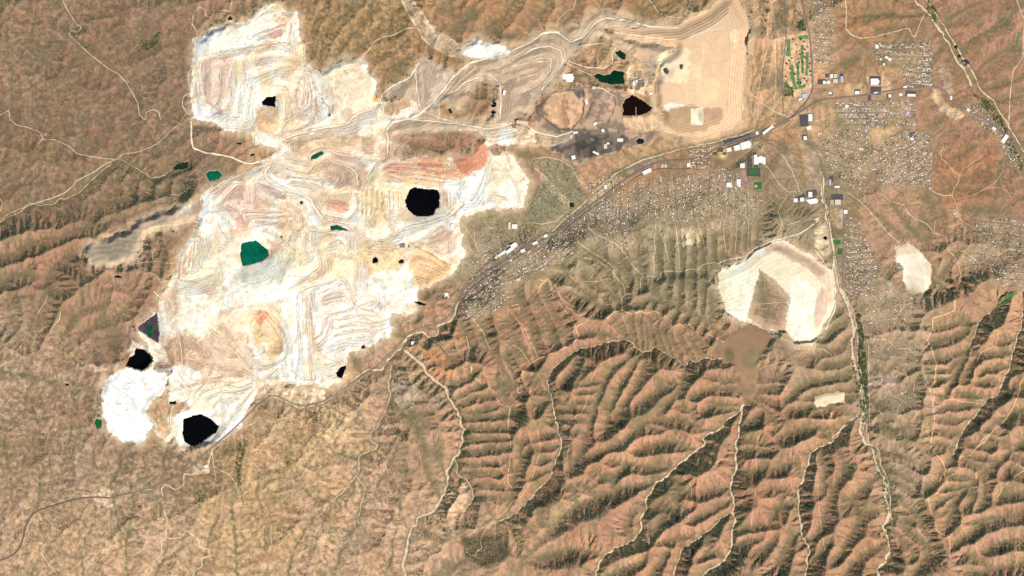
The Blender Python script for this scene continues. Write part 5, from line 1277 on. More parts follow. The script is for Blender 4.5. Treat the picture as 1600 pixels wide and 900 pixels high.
M_GRASS = material('irrigated_turf', lin((98, 138, 82)), nscale=0.03, namp=0.22, nscale2=0.2)
M_TURF = material('sports_turf', lin((64, 120, 60)), nscale=0.03, namp=0.12)
M_WHITE = material('white_roof', lin((255, 250, 240), 1.0), nscale=0.05, namp=0.05, rough=0.6)
M_CREAM = material('cream_roof', lin((232, 216, 192)), nscale=0.05, namp=0.08)
M_TANR = material('tan_roof', lin((200, 178, 150)), nscale=0.05, namp=0.1)
M_GREYR = material('grey_roof', lin((140, 130, 120)), nscale=0.05, namp=0.1)
M_DARKR = material('dark_roof', lin((104, 92, 84)), nscale=0.05, namp=0.12)
M_REDR = material('red_roof', lin((196, 116, 92)), nscale=0.05, namp=0.1)
M_BLUER = material('blue_roof', lin((190, 206, 232)), nscale=0.05, namp=0.05)
M_WALL = material('stucco_wall', lin((206, 186, 160)), nscale=0.1, namp=0.08)
M_METAL = material('galvanised_metal', lin((176, 174, 172)), rough=0.5, metallic=0.4)
M_LEAF = material('tree_leaf', (0.045, 0.062, 0.024, 1), nscale=0.05, namp=0.4, nscale2=0.3, spec=0.1)
M_SCRUB = material('scrub_leaf', (0.082, 0.086, 0.046, 1), nscale=0.01, namp=0.35, nscale2=0.2, spec=0.1)
M_BARK = material('bark', (0.09, 0.065, 0.045, 1), nscale=0.5, namp=0.3)

def water_mat(name, rgb, rough=0.12):
    m = material(name, rgb, rough=rough, nscale=0.003, namp=0.45, nscale2=0.012, spec=0.12)
    return m
WATER = {
 'black': water_mat('black_water', (0.0012, 0.0013, 0.0016, 1)), 'green': water_mat('emerald_water', (0.0015, 0.085, 0.048, 1)),
 'green2': water_mat('deep_green_water', (0.004, 0.065, 0.034, 1)), 'green3': water_mat('bright_green_water', (0.006, 0.085, 0.02, 1)),
 'darkgreen': water_mat('algae_water', (0.010, 0.022, 0.010, 1)), 'darkgreen2': water_mat('dark_green_water', (0.0025, 0.022, 0.010, 1)),
 'brownblack': water_mat('brown_black_water', (0.008, 0.003, 0.001, 1)), 'slate': water_mat('slate_liner_water', (0.055, 0.047, 0.055, 1), 0.4),
 'slateblack': water_mat('dark_water', (0.012, 0.012, 0.012, 1)),
}

# ------------------------------------------------------------------ the ground
NR = 38
ext = np.concatenate([3.0 * np.arange(1, 25), 72 + 14.0 * (1.48 ** np.arange(1, 15) - 1)])
gxe = np.concatenate([gx[0] - ext[::-1], gx, gx[-1] + ext]); gye = np.concatenate([gy[0] - ext[::-1], gy, gy[-1] + ext])
he = np.pad(h, NR, mode='edge'); ze = np.pad(zone, NR, mode='edge')
ae = np.stack([np.pad(alb[..., k], NR, mode='edge') for k in range(3)], -1)
EX, EY = np.meshgrid(gxe, gye)
out = np.maximum(np.maximum(gx[0] - EX, EX - gx[-1]), np.maximum(gy[0] - EY, EY - gy[-1]))
wo = sstep(0, 42, out)
far_h = 60 + 50 * fbm(EX, EY, 130, 501, 3) + 22 * fbm(EX, EY, 34, 502, 3) * (out < 500)
he = he * (1 - wo) + far_h * wo
mean_a = np.array(s2l((176, 138, 106))) / GAIN * 0.9
ae = ae * (1 - wo[..., None]) + (mean_a * (1 + 0.25 * fbm(EX, EY, 90, 503, 3) + 0.2 * fbm(EX, EY, 21, 504, 3))[..., None]) * wo[..., None]
ze[out > 1] = np.where(ze[out > 1] == 6, 6, 0)
EH, EW = he.shape
vid = np.arange(EH * EW).reshape(EH, EW)
quads = np.stack([vid[1:, :-1], vid[1:, 1:], vid[:-1, 1:], vid[:-1, :-1]], -1).reshape(-1, 4)
VV = np.stack([wx(EX), wy(EY), he], -1).reshape(-1, 3)
AA = ae.reshape(-1, 3)
fz = ze[:-1, :-1].ravel()
ZLAB = {
 1: "pale terraced spoil heap rising at the mine's north-west corner", 2: "bleached benched floor of the open pit copper mine",
 3: "blinding white tailings flat at the mine's south-west corner", 4: "grey terraced waste rock dump along the north of the mine",
 5: "grey waste rock tongue sliding down the western slope", 6: "large stepped tan tailings dam north of the highway",
 7: "cream coloured ring-shaped tailings dam in the eastern hills", 8: "dusty grey-brown smelter yard",
 9: "cream quarry pad on the eastern hillside", 10: "small cream graded pad beside the green wash", 11: "brown mud flat below the ring-shaped tailings dam"}
for k in range(12):
    f = quads[fz == k]
    if len(f) == 0:
        continue
    used, inv = np.unique(f, return_inverse=True)
    me = mesh_np(ZN[k], VV[used], inv.reshape(-1, 4), True, AA[used])
    put(ZN[k], me, M_SOIL if k == 0 else M_SPOIL, kind='structure', label=ZLAB.get(k, "brown desert hills cut by gullies and ridge spurs"))

# ------------------------------------------------------------------ ribbons on the ground: washes, tracks, roads, rails
def resample(p, step):
    d = np.concatenate([[0], np.cumsum(np.hypot(*np.diff(p, axis=0).T))])
    n = max(2, int(d[-1] / step) + 1)
    t = np.linspace(0, d[-1], n)
    return np.stack([np.interp(t, d, p[:, 0]), np.interp(t, d, p[:, 1])], -1)

def ribbon_geo(p, width, dz, seed=0, vary=0.0, cols=3, step=0.8, smooth=2):
    p = resample(chaikin(p, smooth) if len(p) > 2 else p, step)
    t = np.gradient(p, axis=0); t /= np.maximum(np.hypot(t[:, 0], t[:, 1])[:, None], 1e-9)
    nrm = np.stack([-t[:, 1], t[:, 0]], -1)
    s = np.arange(len(p)) * step
    w = width / PX * (1 + vary * vnoise(s, s * 0 + seed * 7.7, 6.0, seed + 5) + 0.5 * vary * vnoise(s, s * 0 + seed * 3.1, 2.0, seed + 9))
    w = np.maximum(w, 0.3)
    off = np.linspace(-0.5, 0.5, cols)
    q = p[:, None, :] + nrm[:, None, :] * (w[:, None] * off[None, :])[..., None]
    x = q[..., 0]; y = q[..., 1]
    z = np.maximum(hs(x, y), np.maximum(hs(x + 0.25, y), hs(x, y + 0.25))) + dz
    V = np.stack([wx(x), wy(y), z], -1).reshape(-1, 3)
    n = len(p)
    ids = np.arange(n * cols).reshape(n, cols)
    F = np.stack([ids[:-1, :-1], ids[1:, :-1], ids[1:, 1:], ids[:-1, 1:]], -1).reshape(-1, 4)
    return V, F

def ribbon(name, p, width, mat, dz, label, seed=0, vary=0.0, cols=3, **kw):
    V, F = ribbon_geo(p, width, dz, seed, vary, cols, **kw)
    # keep faces looking up
    a = V[F[0, 1]] - V[F[0, 0]]; b = V[F[0, 3]] - V[F[0, 0]]
    if a[0] * b[1] - a[1] * b[0] < 0:
        F = F[:, ::-1]
    return put(name, mesh_np(name, V, F, True), mat, kind='structure', label=label)

for i, (w, p) in enumerate(washes):
    ribbon('dry_wash', p, w, M_SAND, 1.4, "pale sandy dry wash winding between the hills", i, 0.7, 5 if w > 18 else 3)
TM = {'orange': M_ORANGE, 'pale': M_PALE, 'pink': M_PINK}
for i, (w, c, s) in enumerate(TRACKS):
    ribbon('dirt_track', densify(s, 0.35, 600 + i, 5), w * 1.45, TM[c], 1.9, {'orange': "reddish graded ridge track", 'pale': "pale graded dirt track", 'pink': "pinkish graded mine track"}[c], i, 0.45)
for i, (w, s) in enumerate(HAULS):
    ribbon('haul_road', densify(s, 0.5, 700 + i, 6), w * 0.8, M_HAUL, 2.4, "wide cream haul road through the mine workings", i, 0.35, 5)
for i, (n, w, s) in enumerate(ROADS):
    if len(P(s)) == 2 and np.hypot(*(P(s)[0] - P(s)[1])) < 2:
        continue
    ribbon('road', P(s), w * (1.3 if i == 4 else 1), M_OLDASPH if i == 4 else M_ASPH, 3.2, ["grey divided highway through the valley towns", "grey highway running north beside the golf course", "grey road on the golf course's west side", "", "grey highway curving through the south-western hills", "grey road along the wash", "straight street along the southern strip", "short connecting road by the school", "frontage road north of the school", "grey road east of the creek pad", "canyon highway winding along the mine's southern edge"][i], i, 0.0, 5, smooth=3)
rb = ribbon('railway', P(RAIL), 12, M_BALLAST, 2.6, "railway line running beside the valley highway", 3, 0, 3, smooth=3)
for sgn in (-1, 1):
    rp = resample(chaikin(P(RAIL), 3), 0.8)
    t = np.gradient(rp, axis=0); t /= np.hypot(t[:, 0], t[:, 1])[:, None]
    V, F = ribbon_geo(rp + np.stack([-t[:, 1], t[:, 0]], -1) * 0.08 * sgn, 0.6, 3.0, cols=2, smooth=0)
    put('rail', mesh_np('rail', V, F), M_RAIL, parent=rb)

# ------------------------------------------------------------------ water
def flat_poly(name, poly, z):
    me = bpy.data.meshes.new(name)
    v = [(wx(p[0]), wy(p[1]), z) for p in poly]
    a = sum(v[i][0] * v[(i + 1) % len(v)][1] - v[(i + 1) % len(v)][0] * v[i][1] for i in range(len(v)))
    idx = list(range(len(v)))
    me.from_pydata(v, [], [idx if a > 0 else idx[::-1]])
    me.update()
    return me

for kind, poly, colr, lab, m, z in ponds:
    c = poly.mean(0)
    p2 = c + (poly - c) * 1.0
    put('pit_lake' if kind == 'pit' else 'pond', flat_poly('pond', p2, z), WATER[colr], kind='structure', label=lab)
put('pond', flat_poly('pond', rough(P("229,522 233,510 240,509 237,524 233,528"), .3, 5, 2), ponds[4][5] + 1.2), WATER['green3'], kind='structure', label="bright green pool inside the triangular lined pond")
# ------------------------------------------------------------------ boxes, buildings and their parts
def box_vf(x0, x1, y0, y1, z0, z1, base=0):
    v = [(x0, y0, z0), (x1, y0, z0), (x1, y1, z0), (x0, y1, z0), (x0, y0, z1), (x1, y0, z1), (x1, y1, z1), (x0, y1, z1)]
    f = [(0, 1, 5, 4), (1, 2, 6, 5), (2, 3, 7, 6), (3, 0, 4, 7), (4, 5, 6, 7), (3, 2, 1, 0)]
    return v, [tuple(i + base for i in q) for q in f]

def box_mesh(name, boxes):
    V = []; F = []
    for b in boxes:
        v, f = box_vf(*b, base=len(V)); V += v; F += f
    me = bpy.data.meshes.new(name); me.from_pydata(V, [], F); me.update()
    return me

ROOF = {'white': M_WHITE, 'cream': M_CREAM, 'tan': M_TANR, 'grey': M_GREYR, 'dark': M_DARKR, 'red': M_REDR, 'blue': M_BLUER}

def big_building(name, x, y, w, d, ang, roof, label, cat='building', height=9.0, wings=(), gable=False, seed=0):
    r = random.Random(seed + int(x * 13 + y * 7))
    z = float(hs(np.array([x]), np.array([y]))[0])
    e = put(name, None, [], label=label, cat=cat, loc=(wx(x), wy(y), z))
    e.rotation_euler = (0, 0, math.radians(ang))
    W = w * PX; D = d * PX
    blocks = [(-W / 2, W / 2, -D / 2, D / 2, height)] + [(a * PX, b * PX, c * PX, q * PX, hh) for a, b, c, q, hh in wings]
    put('wall', box_mesh('wall', [(a, b, c, q, -12, hh) for a, b, c, q, hh in blocks]), M_WALL, parent=e)
    for a, b, c, q, hh in blocks:
        if gable:
            o = 1.2; rz = hh + min(q - c, b - a) * 0.16
            me = bpy.data.meshes.new('roof')
            ym = (c + q) / 2
            me.from_pydata([(a - o, c - o, hh), (b + o, c - o, hh), (b + o, q + o, hh), (a - o, q + o, hh), (a - o, ym, rz), (b + o, ym, rz)], [], [(0, 1, 5, 4), (2, 3, 4, 5), (0, 4, 3), (1, 2, 5)])
            me.update()
            put('roof', me, ROOF[roof], parent=e)
        else:
            rf = put('roof', box_mesh('roof', [(a - 0.6, b + 0.6, c - 0.6, q + 0.6, hh + 0.01, hh + 0.6)]), ROOF[roof], parent=e)
            t = 1.0
            put('parapet', box_mesh('parapet', [(a - .6, b + .6, c - .6, c - .6 + t, hh + .61, hh + 1.6), (a - .6, b + .6, q + .6 - t, q + .6, hh + .61, hh + 1.6), (a - .6, a - .6 + t, c + .41, q - .41, hh + .61, hh + 1.6), (b + .6 - t, b + .6, c + .41, q - .41, hh + .61, hh + 1.6)]), ROOF[roof], parent=rf)
    # rooftop plant
    a, b, c, q, hh = blocks[0]
    if not gable:
        for k in range(min(6, max(1, int(W * D / 1400)))):
            ux = r.uniform(a * 0.7, b * 0.7); uy = r.uniform(c * 0.7, q * 0.7)
            put('rooftop_unit', box_mesh('rooftop_unit', [(ux - 2.2, ux + 2.2, uy - 1.6, uy + 1.6, hh + 0.61, hh + 2.6)]), M_METAL, parent=e)
    return e

def lot(x, y, w, d, ang, label, mat=None, name='parking_lot', dz=1.2):
    """a paved sheet laid on the graded ground"""
    nx, ny = max(2, int(w / 0.8)), max(2, int(d / 0.8))
    u, v = np.meshgrid(np.linspace(-w / 2, w / 2, nx), np.linspace(-d / 2, d / 2, ny))
    a = math.radians(ang)
    X = x + u * math.cos(a) + v * math.sin(a); Y = y - u * math.sin(a) + v * math.cos(a)
    Z = hs(X, Y) + dz
    ids = np.arange(nx * ny).reshape(ny, nx)
    F = np.stack([ids[1:, :-1], ids[1:, 1:], ids[:-1, 1:], ids[:-1, :-1]], -1).reshape(-1, 4)
    return put(name, mesh_np(name, np.stack([wx(X), wy(Y), Z], -1).reshape(-1, 3), F, True), mat or M_LOT, kind='structure', label=label)

LOTS = [
 (1368,142,17,13,0,"dark parking lot in front of the big white store"),(1367,126,18,14,0,"dark paving round the big white store"),
 (1256,188,13,19,8,"dark parking lot west of the white store at the road fork"),(1339,144,9,8,0,"dark parking lot of the small white store on sand"),
 (1423,146,17,8,-4,"dark parking lot of the eastern strip mall"),(1268,302,17,10,10,"dark hospital parking lot"),(1252,308,14,7,25,"dark lot west of the hospital"),
 (1152,217,44,10,17,"long grey parking lot beside the highway"),(1171,250,8,8,0,"dark upper court beside the school"),(1171,258,8,7,0,"dark lower court beside the school"),
 (1177,269,21,13,0,"grey running track round the football field"),(1292,118,6,6,0,"dark yard among the roadside stores"),(1284,128,12,8,0,"grey yard among the roadside stores"),
 (1315,119,5,8,0,"dark yard behind the narrow white store"),(1257,215,9,9,0,"dark lot round the lone white store"),(1308,308,18,9,0,"grey lot north of the cream warehouse"),
 (1389,150,7,8,0,"dark lot of the corner store"),(1196,204,18,5,33,"dark lot of the slanting strip mall"),(1299,280,6,10,0,"dark yard by the narrow white depot"),
 (1425,211,8,8,0,"blue-grey school lot in the hill town"),(1298,147,7,5,0,"dark lot of a roadside store"),(1358,153,5,9,0,"dark street mouth south of the big store"),
]
for i, (x, y, w, d, a, l) in enumerate(LOTS):
    lot(x, y, w, d, a, l, dz=1.2 + 0.12 * (i % 7))
for (x, y, w, d, a, l) in [(1177,269,14,7,0,"green football field inside the grey running track"),(1181,259,7,6,0,"small green lawn south of the school"),(1184,290,12,11,0,"green baseball outfield"),(1308,378,11,6,0,"dark green field between road and creek"),(1312,393,7,10,0,"green field strip beside the creek road")]:
    lot(x, y, w, d, a, l, M_TURF, 'sports_field', 2.4)
lot(1181,291,4,4,0,"orange baseball infield on the green field", M_ORANGE, 'infield', 3.2)
for (x, y, w) in [(1125,234,10),(1117,240,7),(1132,240,6)]:
    lot(x, y, w, w * .7, 0, "small brown-green ball field north of the valley town", M_SCRUB, 'ball_field', 1.8)
# turf of the old golf park in the far east and fairways
for i, (w, s) in enumerate([(70,"1232,62 1232,75 1231,88"),(50,"1247,60 1255,58 1262,58"),(40,"1253,70 1253,90 1254,115"),(42,"1261,82 1261,100 1260,118"),(36,"1237,102 1239,120 1242,135"),(40,"1246,98 1247,118 1250,138"),(40,"1238,90 1236,92"),(46,"1236,112 1240,130 1244,140"),(40,"1247,128 1252,138 1258,132"),(34,"1250,44 1253,38 1256,30"),(70,"1563,474 1572,466 1582,460 1588,456"),(36,"1561,478 1568,474"),(40,"1228,128 1232,136 1238,146"),(30,"1593,50 1590,62 1588,72")]):
    ribbon('fairway', densify(s, 0.5, 40 + i, 3), w, M_GRASS, 2.0 + 0.15 * i, ["broad green fairway at the golf course's north-west corner","short green fairway on the course's north edge","long middle green fairway","long green fairway beside the highway","slanting green fairway in the south-west of the course","green fairway ending at the course's south edge","small green tee west of centre","wide green fairway along the south-west","green fairway hooking across the south end","green scrap of turf north of the course","green park turf at the far eastern edge","small green patch west of the eastern park","green rough outside the course's south-west corner","green bank by the north-eastern road"][i], 20 + i, 0.35, 7)

BIG = [
 ('industrial_hall',886,122,18,13,0,'white',"largest white industrial hall, west of the ragged green reservoir",'hall'),
 ('smelter_building',930,193,6,4,30,'white',"small white tilted shed at the top of the smelter",'shed'),
 ('smelter_building',942,204,5,4,-35,'white',"white shed right of centre in the smelter yard",'shed'),
 ('smelter_building',969,219,9,5,0,'white',"white rectangular building at the smelter's east end",'building'),
 ('smelter_building',946,229,5,7,0,'cream',"tall cream block in the dark smelter core",'building'),
 ('smelter_building',931,239,10,3,-25,'white',"long thin white roof slanting through the slag",'shed'),
 ('smelter_building',896,246,6,6,15,'white',"white building at the smelter's south-west tip",'building'),
 ('smelter_building',899,207,7,3,5,'white',"low white shed at the west side of the smelter",'shed'),
 ('smelter_building',892,213,3,5,0,'cream',"small cream upright shed west of the smelter core",'shed'),
 ('smelter_building',914,207,5,4,20,'grey',"grey plant block among the smelter pipework",'building'),
 ('smelter_building',925,218,6,4,-15,'grey',"grey furnace building north of the slag",'building'),
 ('smelter_building',938,218,5,4,10,'dark',"dark furnace building beside the cream block",'building'),
 ('smelter_building',944,205,4,3,-40,'grey',"small grey shed touching the white smelter shed",'shed'),
 ('smelter_building',950,224,4,3,0,'white',"tiny white shed beside the cream smelter block",'shed'),
 ('smelter_building',916,159,3,8,10,'white',"narrow white shed between the slag basins",'shed'),
 ('smelter_building',928,137,6,4,0,'cream',"cream shed south of the green reservoir",'shed'),
 ('mill_building',998,126,10,4,20,'white',"white mill building north of the wedge pond",'building'),
 ('mill_building',1001,129,8,7,0,'grey',"grey square tank house below the white mill",'building'),
 ('mill_building',990,130,3,7,0,'white',"upright white mill shed",'shed'),
 ('mill_building',1017,146,4,4,0,'white',"small white shed east of the wedge pond",'shed'),
 ('mill_building',1010,145,2,3,0,'red',"tiny red-roofed shed north of the wedge pond",'shed'),
 ('warehouse',816,192,18,5,-8,'cream',"long cream warehouse at the foot of the grey dump",'warehouse'),
 ('mine_office',401,217,4,9,0,'white',"upright white mine office, right one of two",'office'),
 ('mine_office',396,217,3,8,0,'cream',"upright cream mine office, left one of two",'office'),
 ('mine_shop',596,221,6,3,15,'white',"small white mine shop above the red pit wall",'shop'),
 ('mine_shop',788,145,4,8,-15,'white',"white mine shop east of the round thickener tanks",'shop'),
 ('mine_shop',628,384,10,6,0,'grey',"grey mine plant block above the two tiny ponds",'building'),
 ('mine_shop',706,354,4,9,0,'white',"white shed at the mine's eastern gate",'shed'),
 ('store_building',1165,227,15,11,17,'white',"large white store beside the long highway lot",'store'),
 ('store_building',1152,231,10,8,17,'white',"middle white store beside the long highway lot",'store'),
 ('store_building',1139,234,7,6,10,'white',"smallest western store beside the long highway lot",'store'),
 ('store_building',1200,203,20,4,38,'white',"slanting white strip mall near the road fork",'store'),
 ('store_building',1183,208,4,5,0,'white',"tiny white store west of the slanting strip mall",'store'),
 ('school_building',1187,250,18,9,0,'white',"white school complex north of the football field",'school'),
 ('school_building',1160,259,7,7,0,'white',"white gym west of the dark school courts",'school'),
 ('school_building',1139,289,8,7,0,'white',"square white hall south-west of the football field",'school'),
 ('school_building',1154,286,6,12,0,'white',"upright white hall west of the baseball field",'school'),
 ('store_building',1266,184,6,11,0,'white',"upright white store at the road fork",'store'),
 ('store_building',1264,200,7,6,20,'white',"white store south of the road fork lot",'store'),
 ('store_building',1258,216,5,6,10,'white',"lone white store in its round dark lot",'store'),
 ('store_building',1366,128,12,10,0,'white',"biggest white box store north of the highway",'store'),
 ('store_building',1368,145,6,2,15,'white',"slim white outbuilding in the big store's lot",'store'),
 ('store_building',1339,145,7,5,0,'white',"small white store on the sandy pad",'store'),
 ('store_building',1390,150,4,5,0,'white',"small white corner store south of the highway",'store'),
 ('store_building',1424,149,13,4,-2,'white',"white strip mall at the highway's eastern bend",'store'),
 ('store_building',1299,119,4,6,0,'white',"white upright store among the roadside yards",'store'),
 ('store_building',1305,119,5,6,0,'cream',"cream store between two roadside stores",'store'),
 ('store_building',1315,124,4,9,0,'blue',"pale blue narrow store in a dark yard",'store'),
 ('store_building',1288,129,5,5,0,'white',"round-edged white store, left of a pair",'store'),
 ('store_building',1294,129,5,5,25,'white',"round-edged white store, right of a pair",'store'),
 ('store_building',1305,127,7,6,0,'cream',"cream store right of the white pair",'store'),
 ('store_building',1297,146,5,3,0,'white',"small white store on the highway bend",'store'),
 ('store_building',1257,150,8,7,10,'blue',"bluish white clubhouse south of the golf course",'clubhouse'),
 ('store_building',1250,155,5,3,20,'white',"small white shed beside the bluish clubhouse",'shed'),
 ('store_building',1414,136,6,3,15,'white',"white roofed motel by the eastern highway",'motel'),
 ('store_building',1407,148,5,4,0,'white',"small white store west of the eastern strip mall",'store'),
 ('hospital_building',1266,304,6,8,0,'white',"upper white hospital wing above the main block",'hospital'),
 ('hospital_building',1268,315,17,8,10,'white',"main white hospital block",'hospital'),
 ('hospital_building',1253,312,6,6,0,'white',"white hospital annex, nearer of two",'hospital'),
 ('hospital_building',1243,313,6,6,0,'white',"white hospital annex, farther west of two",'hospital'),
 ('depot_building',1297,285,3,9,0,'blue',"narrow pale blue depot east of the creek",'depot'),
 ('depot_building',1308,292,8,3,0,'white',"low white depot south-east of the narrow one",'depot'),
 ('warehouse',1309,316,9,8,0,'cream',"square cream warehouse beside the creek road",'warehouse'),
 ('warehouse',1300,316,6,8,0,'tan',"tan shed touching the square cream warehouse",'warehouse'),
 ('store_building',1321,331,6,6,0,'white',"white store north of the southern strip",'store'),
 ('store_building',1011,268,14,6,25,'white',"large white hall between highway and railway",'hall'),
 ('store_building',1035,259,3,5,0,'cream',"left cream hut of the pair by the highway",'hut'),
 ('store_building',1040,259,3,5,0,'cream',"right cream hut of the pair by the highway",'hut'),
 ('store_building',1076,258,5,6,0,'white',"white U-shaped shop among the highway blocks",'shop'),
 ('store_building',946,292,4,6,0,'white',"small white shop on the wash bank",'shop'),
 ('town_hall',803,384,10,7,35,'white',"largest white roof in the old mining town",'building'),
 ('town_block',797,391,14,5,37,'white',"long white block below the town's largest roof",'building'),
 ('town_block',785,396,15,4,37,'white',"thin white block left in the old mining town",'building'),
 ('town_block',776,402,6,4,37,'cream',"cream block at the row's western end",'building'),
 ('town_block',817,392,7,5,20,'white',"white block across the canyon highway",'building'),
 ('town_block',798,407,4,4,37,'blue',"small pale blue block south of the canyon highway",'building'),
 ('town_block',852,369,7,4,30,'white',"white block where the canyon road bends",'building'),
 ('town_block',836,380,8,4,25,'white',"white block between canyon road and railway",'building'),
 ('town_block',810,437,6,4,20,'cream',"cream block on the southern slope of the old town",'building'),
 ('school_building',698,462,6,9,10,'white',"white school on the mine's south-eastern edge",'school'),
 ('school_building',804,354,8,7,0,'white',"white school above the old mining town",'school'),
 ('school_building',796,353,4,11,0,'cream',"upright cream hall beside the upper white school",'school'),
 ('store_building',1570,217,6,14,-35,'white',"long white block in the far eastern highway strip",'store'),
 ('store_building',1553,201,6,4,-40,'white',"small white block in the far eastern highway strip",'store'),
 ('store_building',1513,172,5,4,-30,'white',"white block at the creekside rows' west end",'store'),
 ('store_building',1486,153,3,6,0,'white',"white block on the highway's descending bend",'store'),
 ('hillside_block',1370,73,5,6,0,'white',"white block on the loop road's north-west",'building'),
 ('hillside_block',1385,90,5,4,-25,'white',"left white block in the middle of the loop",'building'),
 ('hillside_block',1390,93,5,4,-25,'white',"right white block in the middle of the loop",'building'),
 ('hillside_block',1376,93,4,4,-35,'cream',"cream block west of the two loop blocks",'building'),
 ('hillside_block',1381,101,3,4,0,'white',"white block south of the two loop blocks",'building'),
 ('store_building',1353,204,4,5,0,'blue',"pale blue block beside the sandy triangle",'building'),
 ('store_building',1323,166,5,4,0,'white',"white church in the square street grid",'church'),
 ('store_building',1307,155,5,2,0,'red',"red-roofed house at the street grid's corner",'house'),
 ('school_building',1425,217,5,4,0,'white',"white school in the dense hill town",'school'),
 ('store_building',1418,177,6,4,40,'blue',"pale blue block in the oval street loop",'building'),
 ('store_building',1345,233,7,4,-15,'cream',"cream long block on the bare slope",'building'),
 ('pump_house',360,33,2,2,0,'white',"tiny white pump house by the dump's round pond",'pump house'),
 ('ranch_house',322,728,5,4,20,'white',"white ranch house in the south-western yards",'house'),
 ('store_building',645,536,5,5,0,'white',"lone white building above the canyon wash",'building'),
 ('pump_station',1505,99,6,5,35,'grey',"grey treatment plant in the creek bed",'plant'),
]
for b in BIG:
    n, x, y, w, d, a, r, lab, cat = b
    wings = ()
    if n == 'school_building' and w == 18:
        wings = ((-9, -4, 4.5, 8, 8), (-1, 4, 4.5, 6.5, 8), (-9, -2, -7, -4.5, 7), (5, 9, -6.5, -4.5, 7))
    elif w * d > 90:
        wings = ((w / 2, w / 2 + 1.6, -d / 4, d / 4, 7),)
    big_building(n, x, y, w, d, a, r, lab, cat, 9.0 if w * d > 20 else 6.0, wings, gable=(cat in ('shed', 'house', 'hut', 'church') and w * d < 45))

# thickener tanks: ring wall, liquid, bridge and drive drum
def ring_mesh(name, r0, r1, z0, z1, n=40):
    V = [(r * math.cos(2 * math.pi * i / n), r * math.sin(2 * math.pi * i / n), z) for r, z in ((r1, z0), (r1, z1), (r0, z1), (r0, z0)) for i in range(n)]
    F = [(k * n + i, k * n + (i + 1) % n, (k + 1) * n + (i + 1) % n, (k + 1) * n + i) for k in range(3) for i in range(n)]
    me = bpy.data.meshes.new(name); me.from_pydata(V, [], F); me.update()
    return me
def disc_mesh(name, r, z, n=40):
    me = bpy.data.meshes.new(name); me.from_pydata([(r * math.cos(2 * math.pi * i / n), r * math.sin(2 * math.pi * i / n), z) for i in range(n)], [], [list(range(n))]); me.update()
    return me
def tank(x, y, r, lab, mat, name='thickener_tank'):
    z = float(hs(np.array([x]), np.array([y]))[0]) + 1.5
    e = put(name, None, [], label=lab, cat='tank', loc=(wx(x), wy(y), z))
    put('tank_wall', ring_mesh('tank_wall', r - 1.2, r, -14, 3.0), M_GREYR, parent=e)
    put('liquid', disc_mesh('liquid', r - 1.2, 2.0), mat, parent=e)
    put('bridge', box_mesh('bridge', [(-r, r, -0.8, 0.8, 3.01, 4.2)]), M_METAL, parent=e)
    put('drive_drum', ring_mesh('drive_drum', 0.1, 2.5, 3.0, 5.5, 16), M_METAL, parent=e)
    return e
tank(771.3, 163.5, 46, "upper of the two round black thickener tanks", WATER['black'])
tank(771.0, 173.8, 46, "lower of the two round black thickener tanks", WATER['black'])
tank(770.5, 182.0, 22, "small round tank just below the black thickeners", WATER['slateblack'])
for x, y, r, lab in [(639, 385, 13, "small grey tank right of the mine plant block")]:
    tank(x, y, r, lab, WATER['slateblack'], 'process_tank')
# jetty in the wedge pond
zp = [p for p in ponds if p[2] == 'brownblack'][0][5]
je = put('jetty', None, [], label="thin pale pump jetty reaching into the wedge-shaped tailings pond", cat='jetty', loc=(wx(993.5), wy(181), zp))
put('deck', box_mesh('deck', [(-4, 4, -10, 125, 0.8, 2.0)]), M_TANR, parent=je)
put('pump_hut', box_mesh('pump_hut', [(-6, 6, 125.1, 136, 0.2, 5.0)]), M_METAL, parent=je)
for yy in (20, 60, 100):
    put('pile', box_mesh('pile', [(-3, 3, yy - 1, yy + 1, -8, 0.79)]), M_GREYR, parent=je)

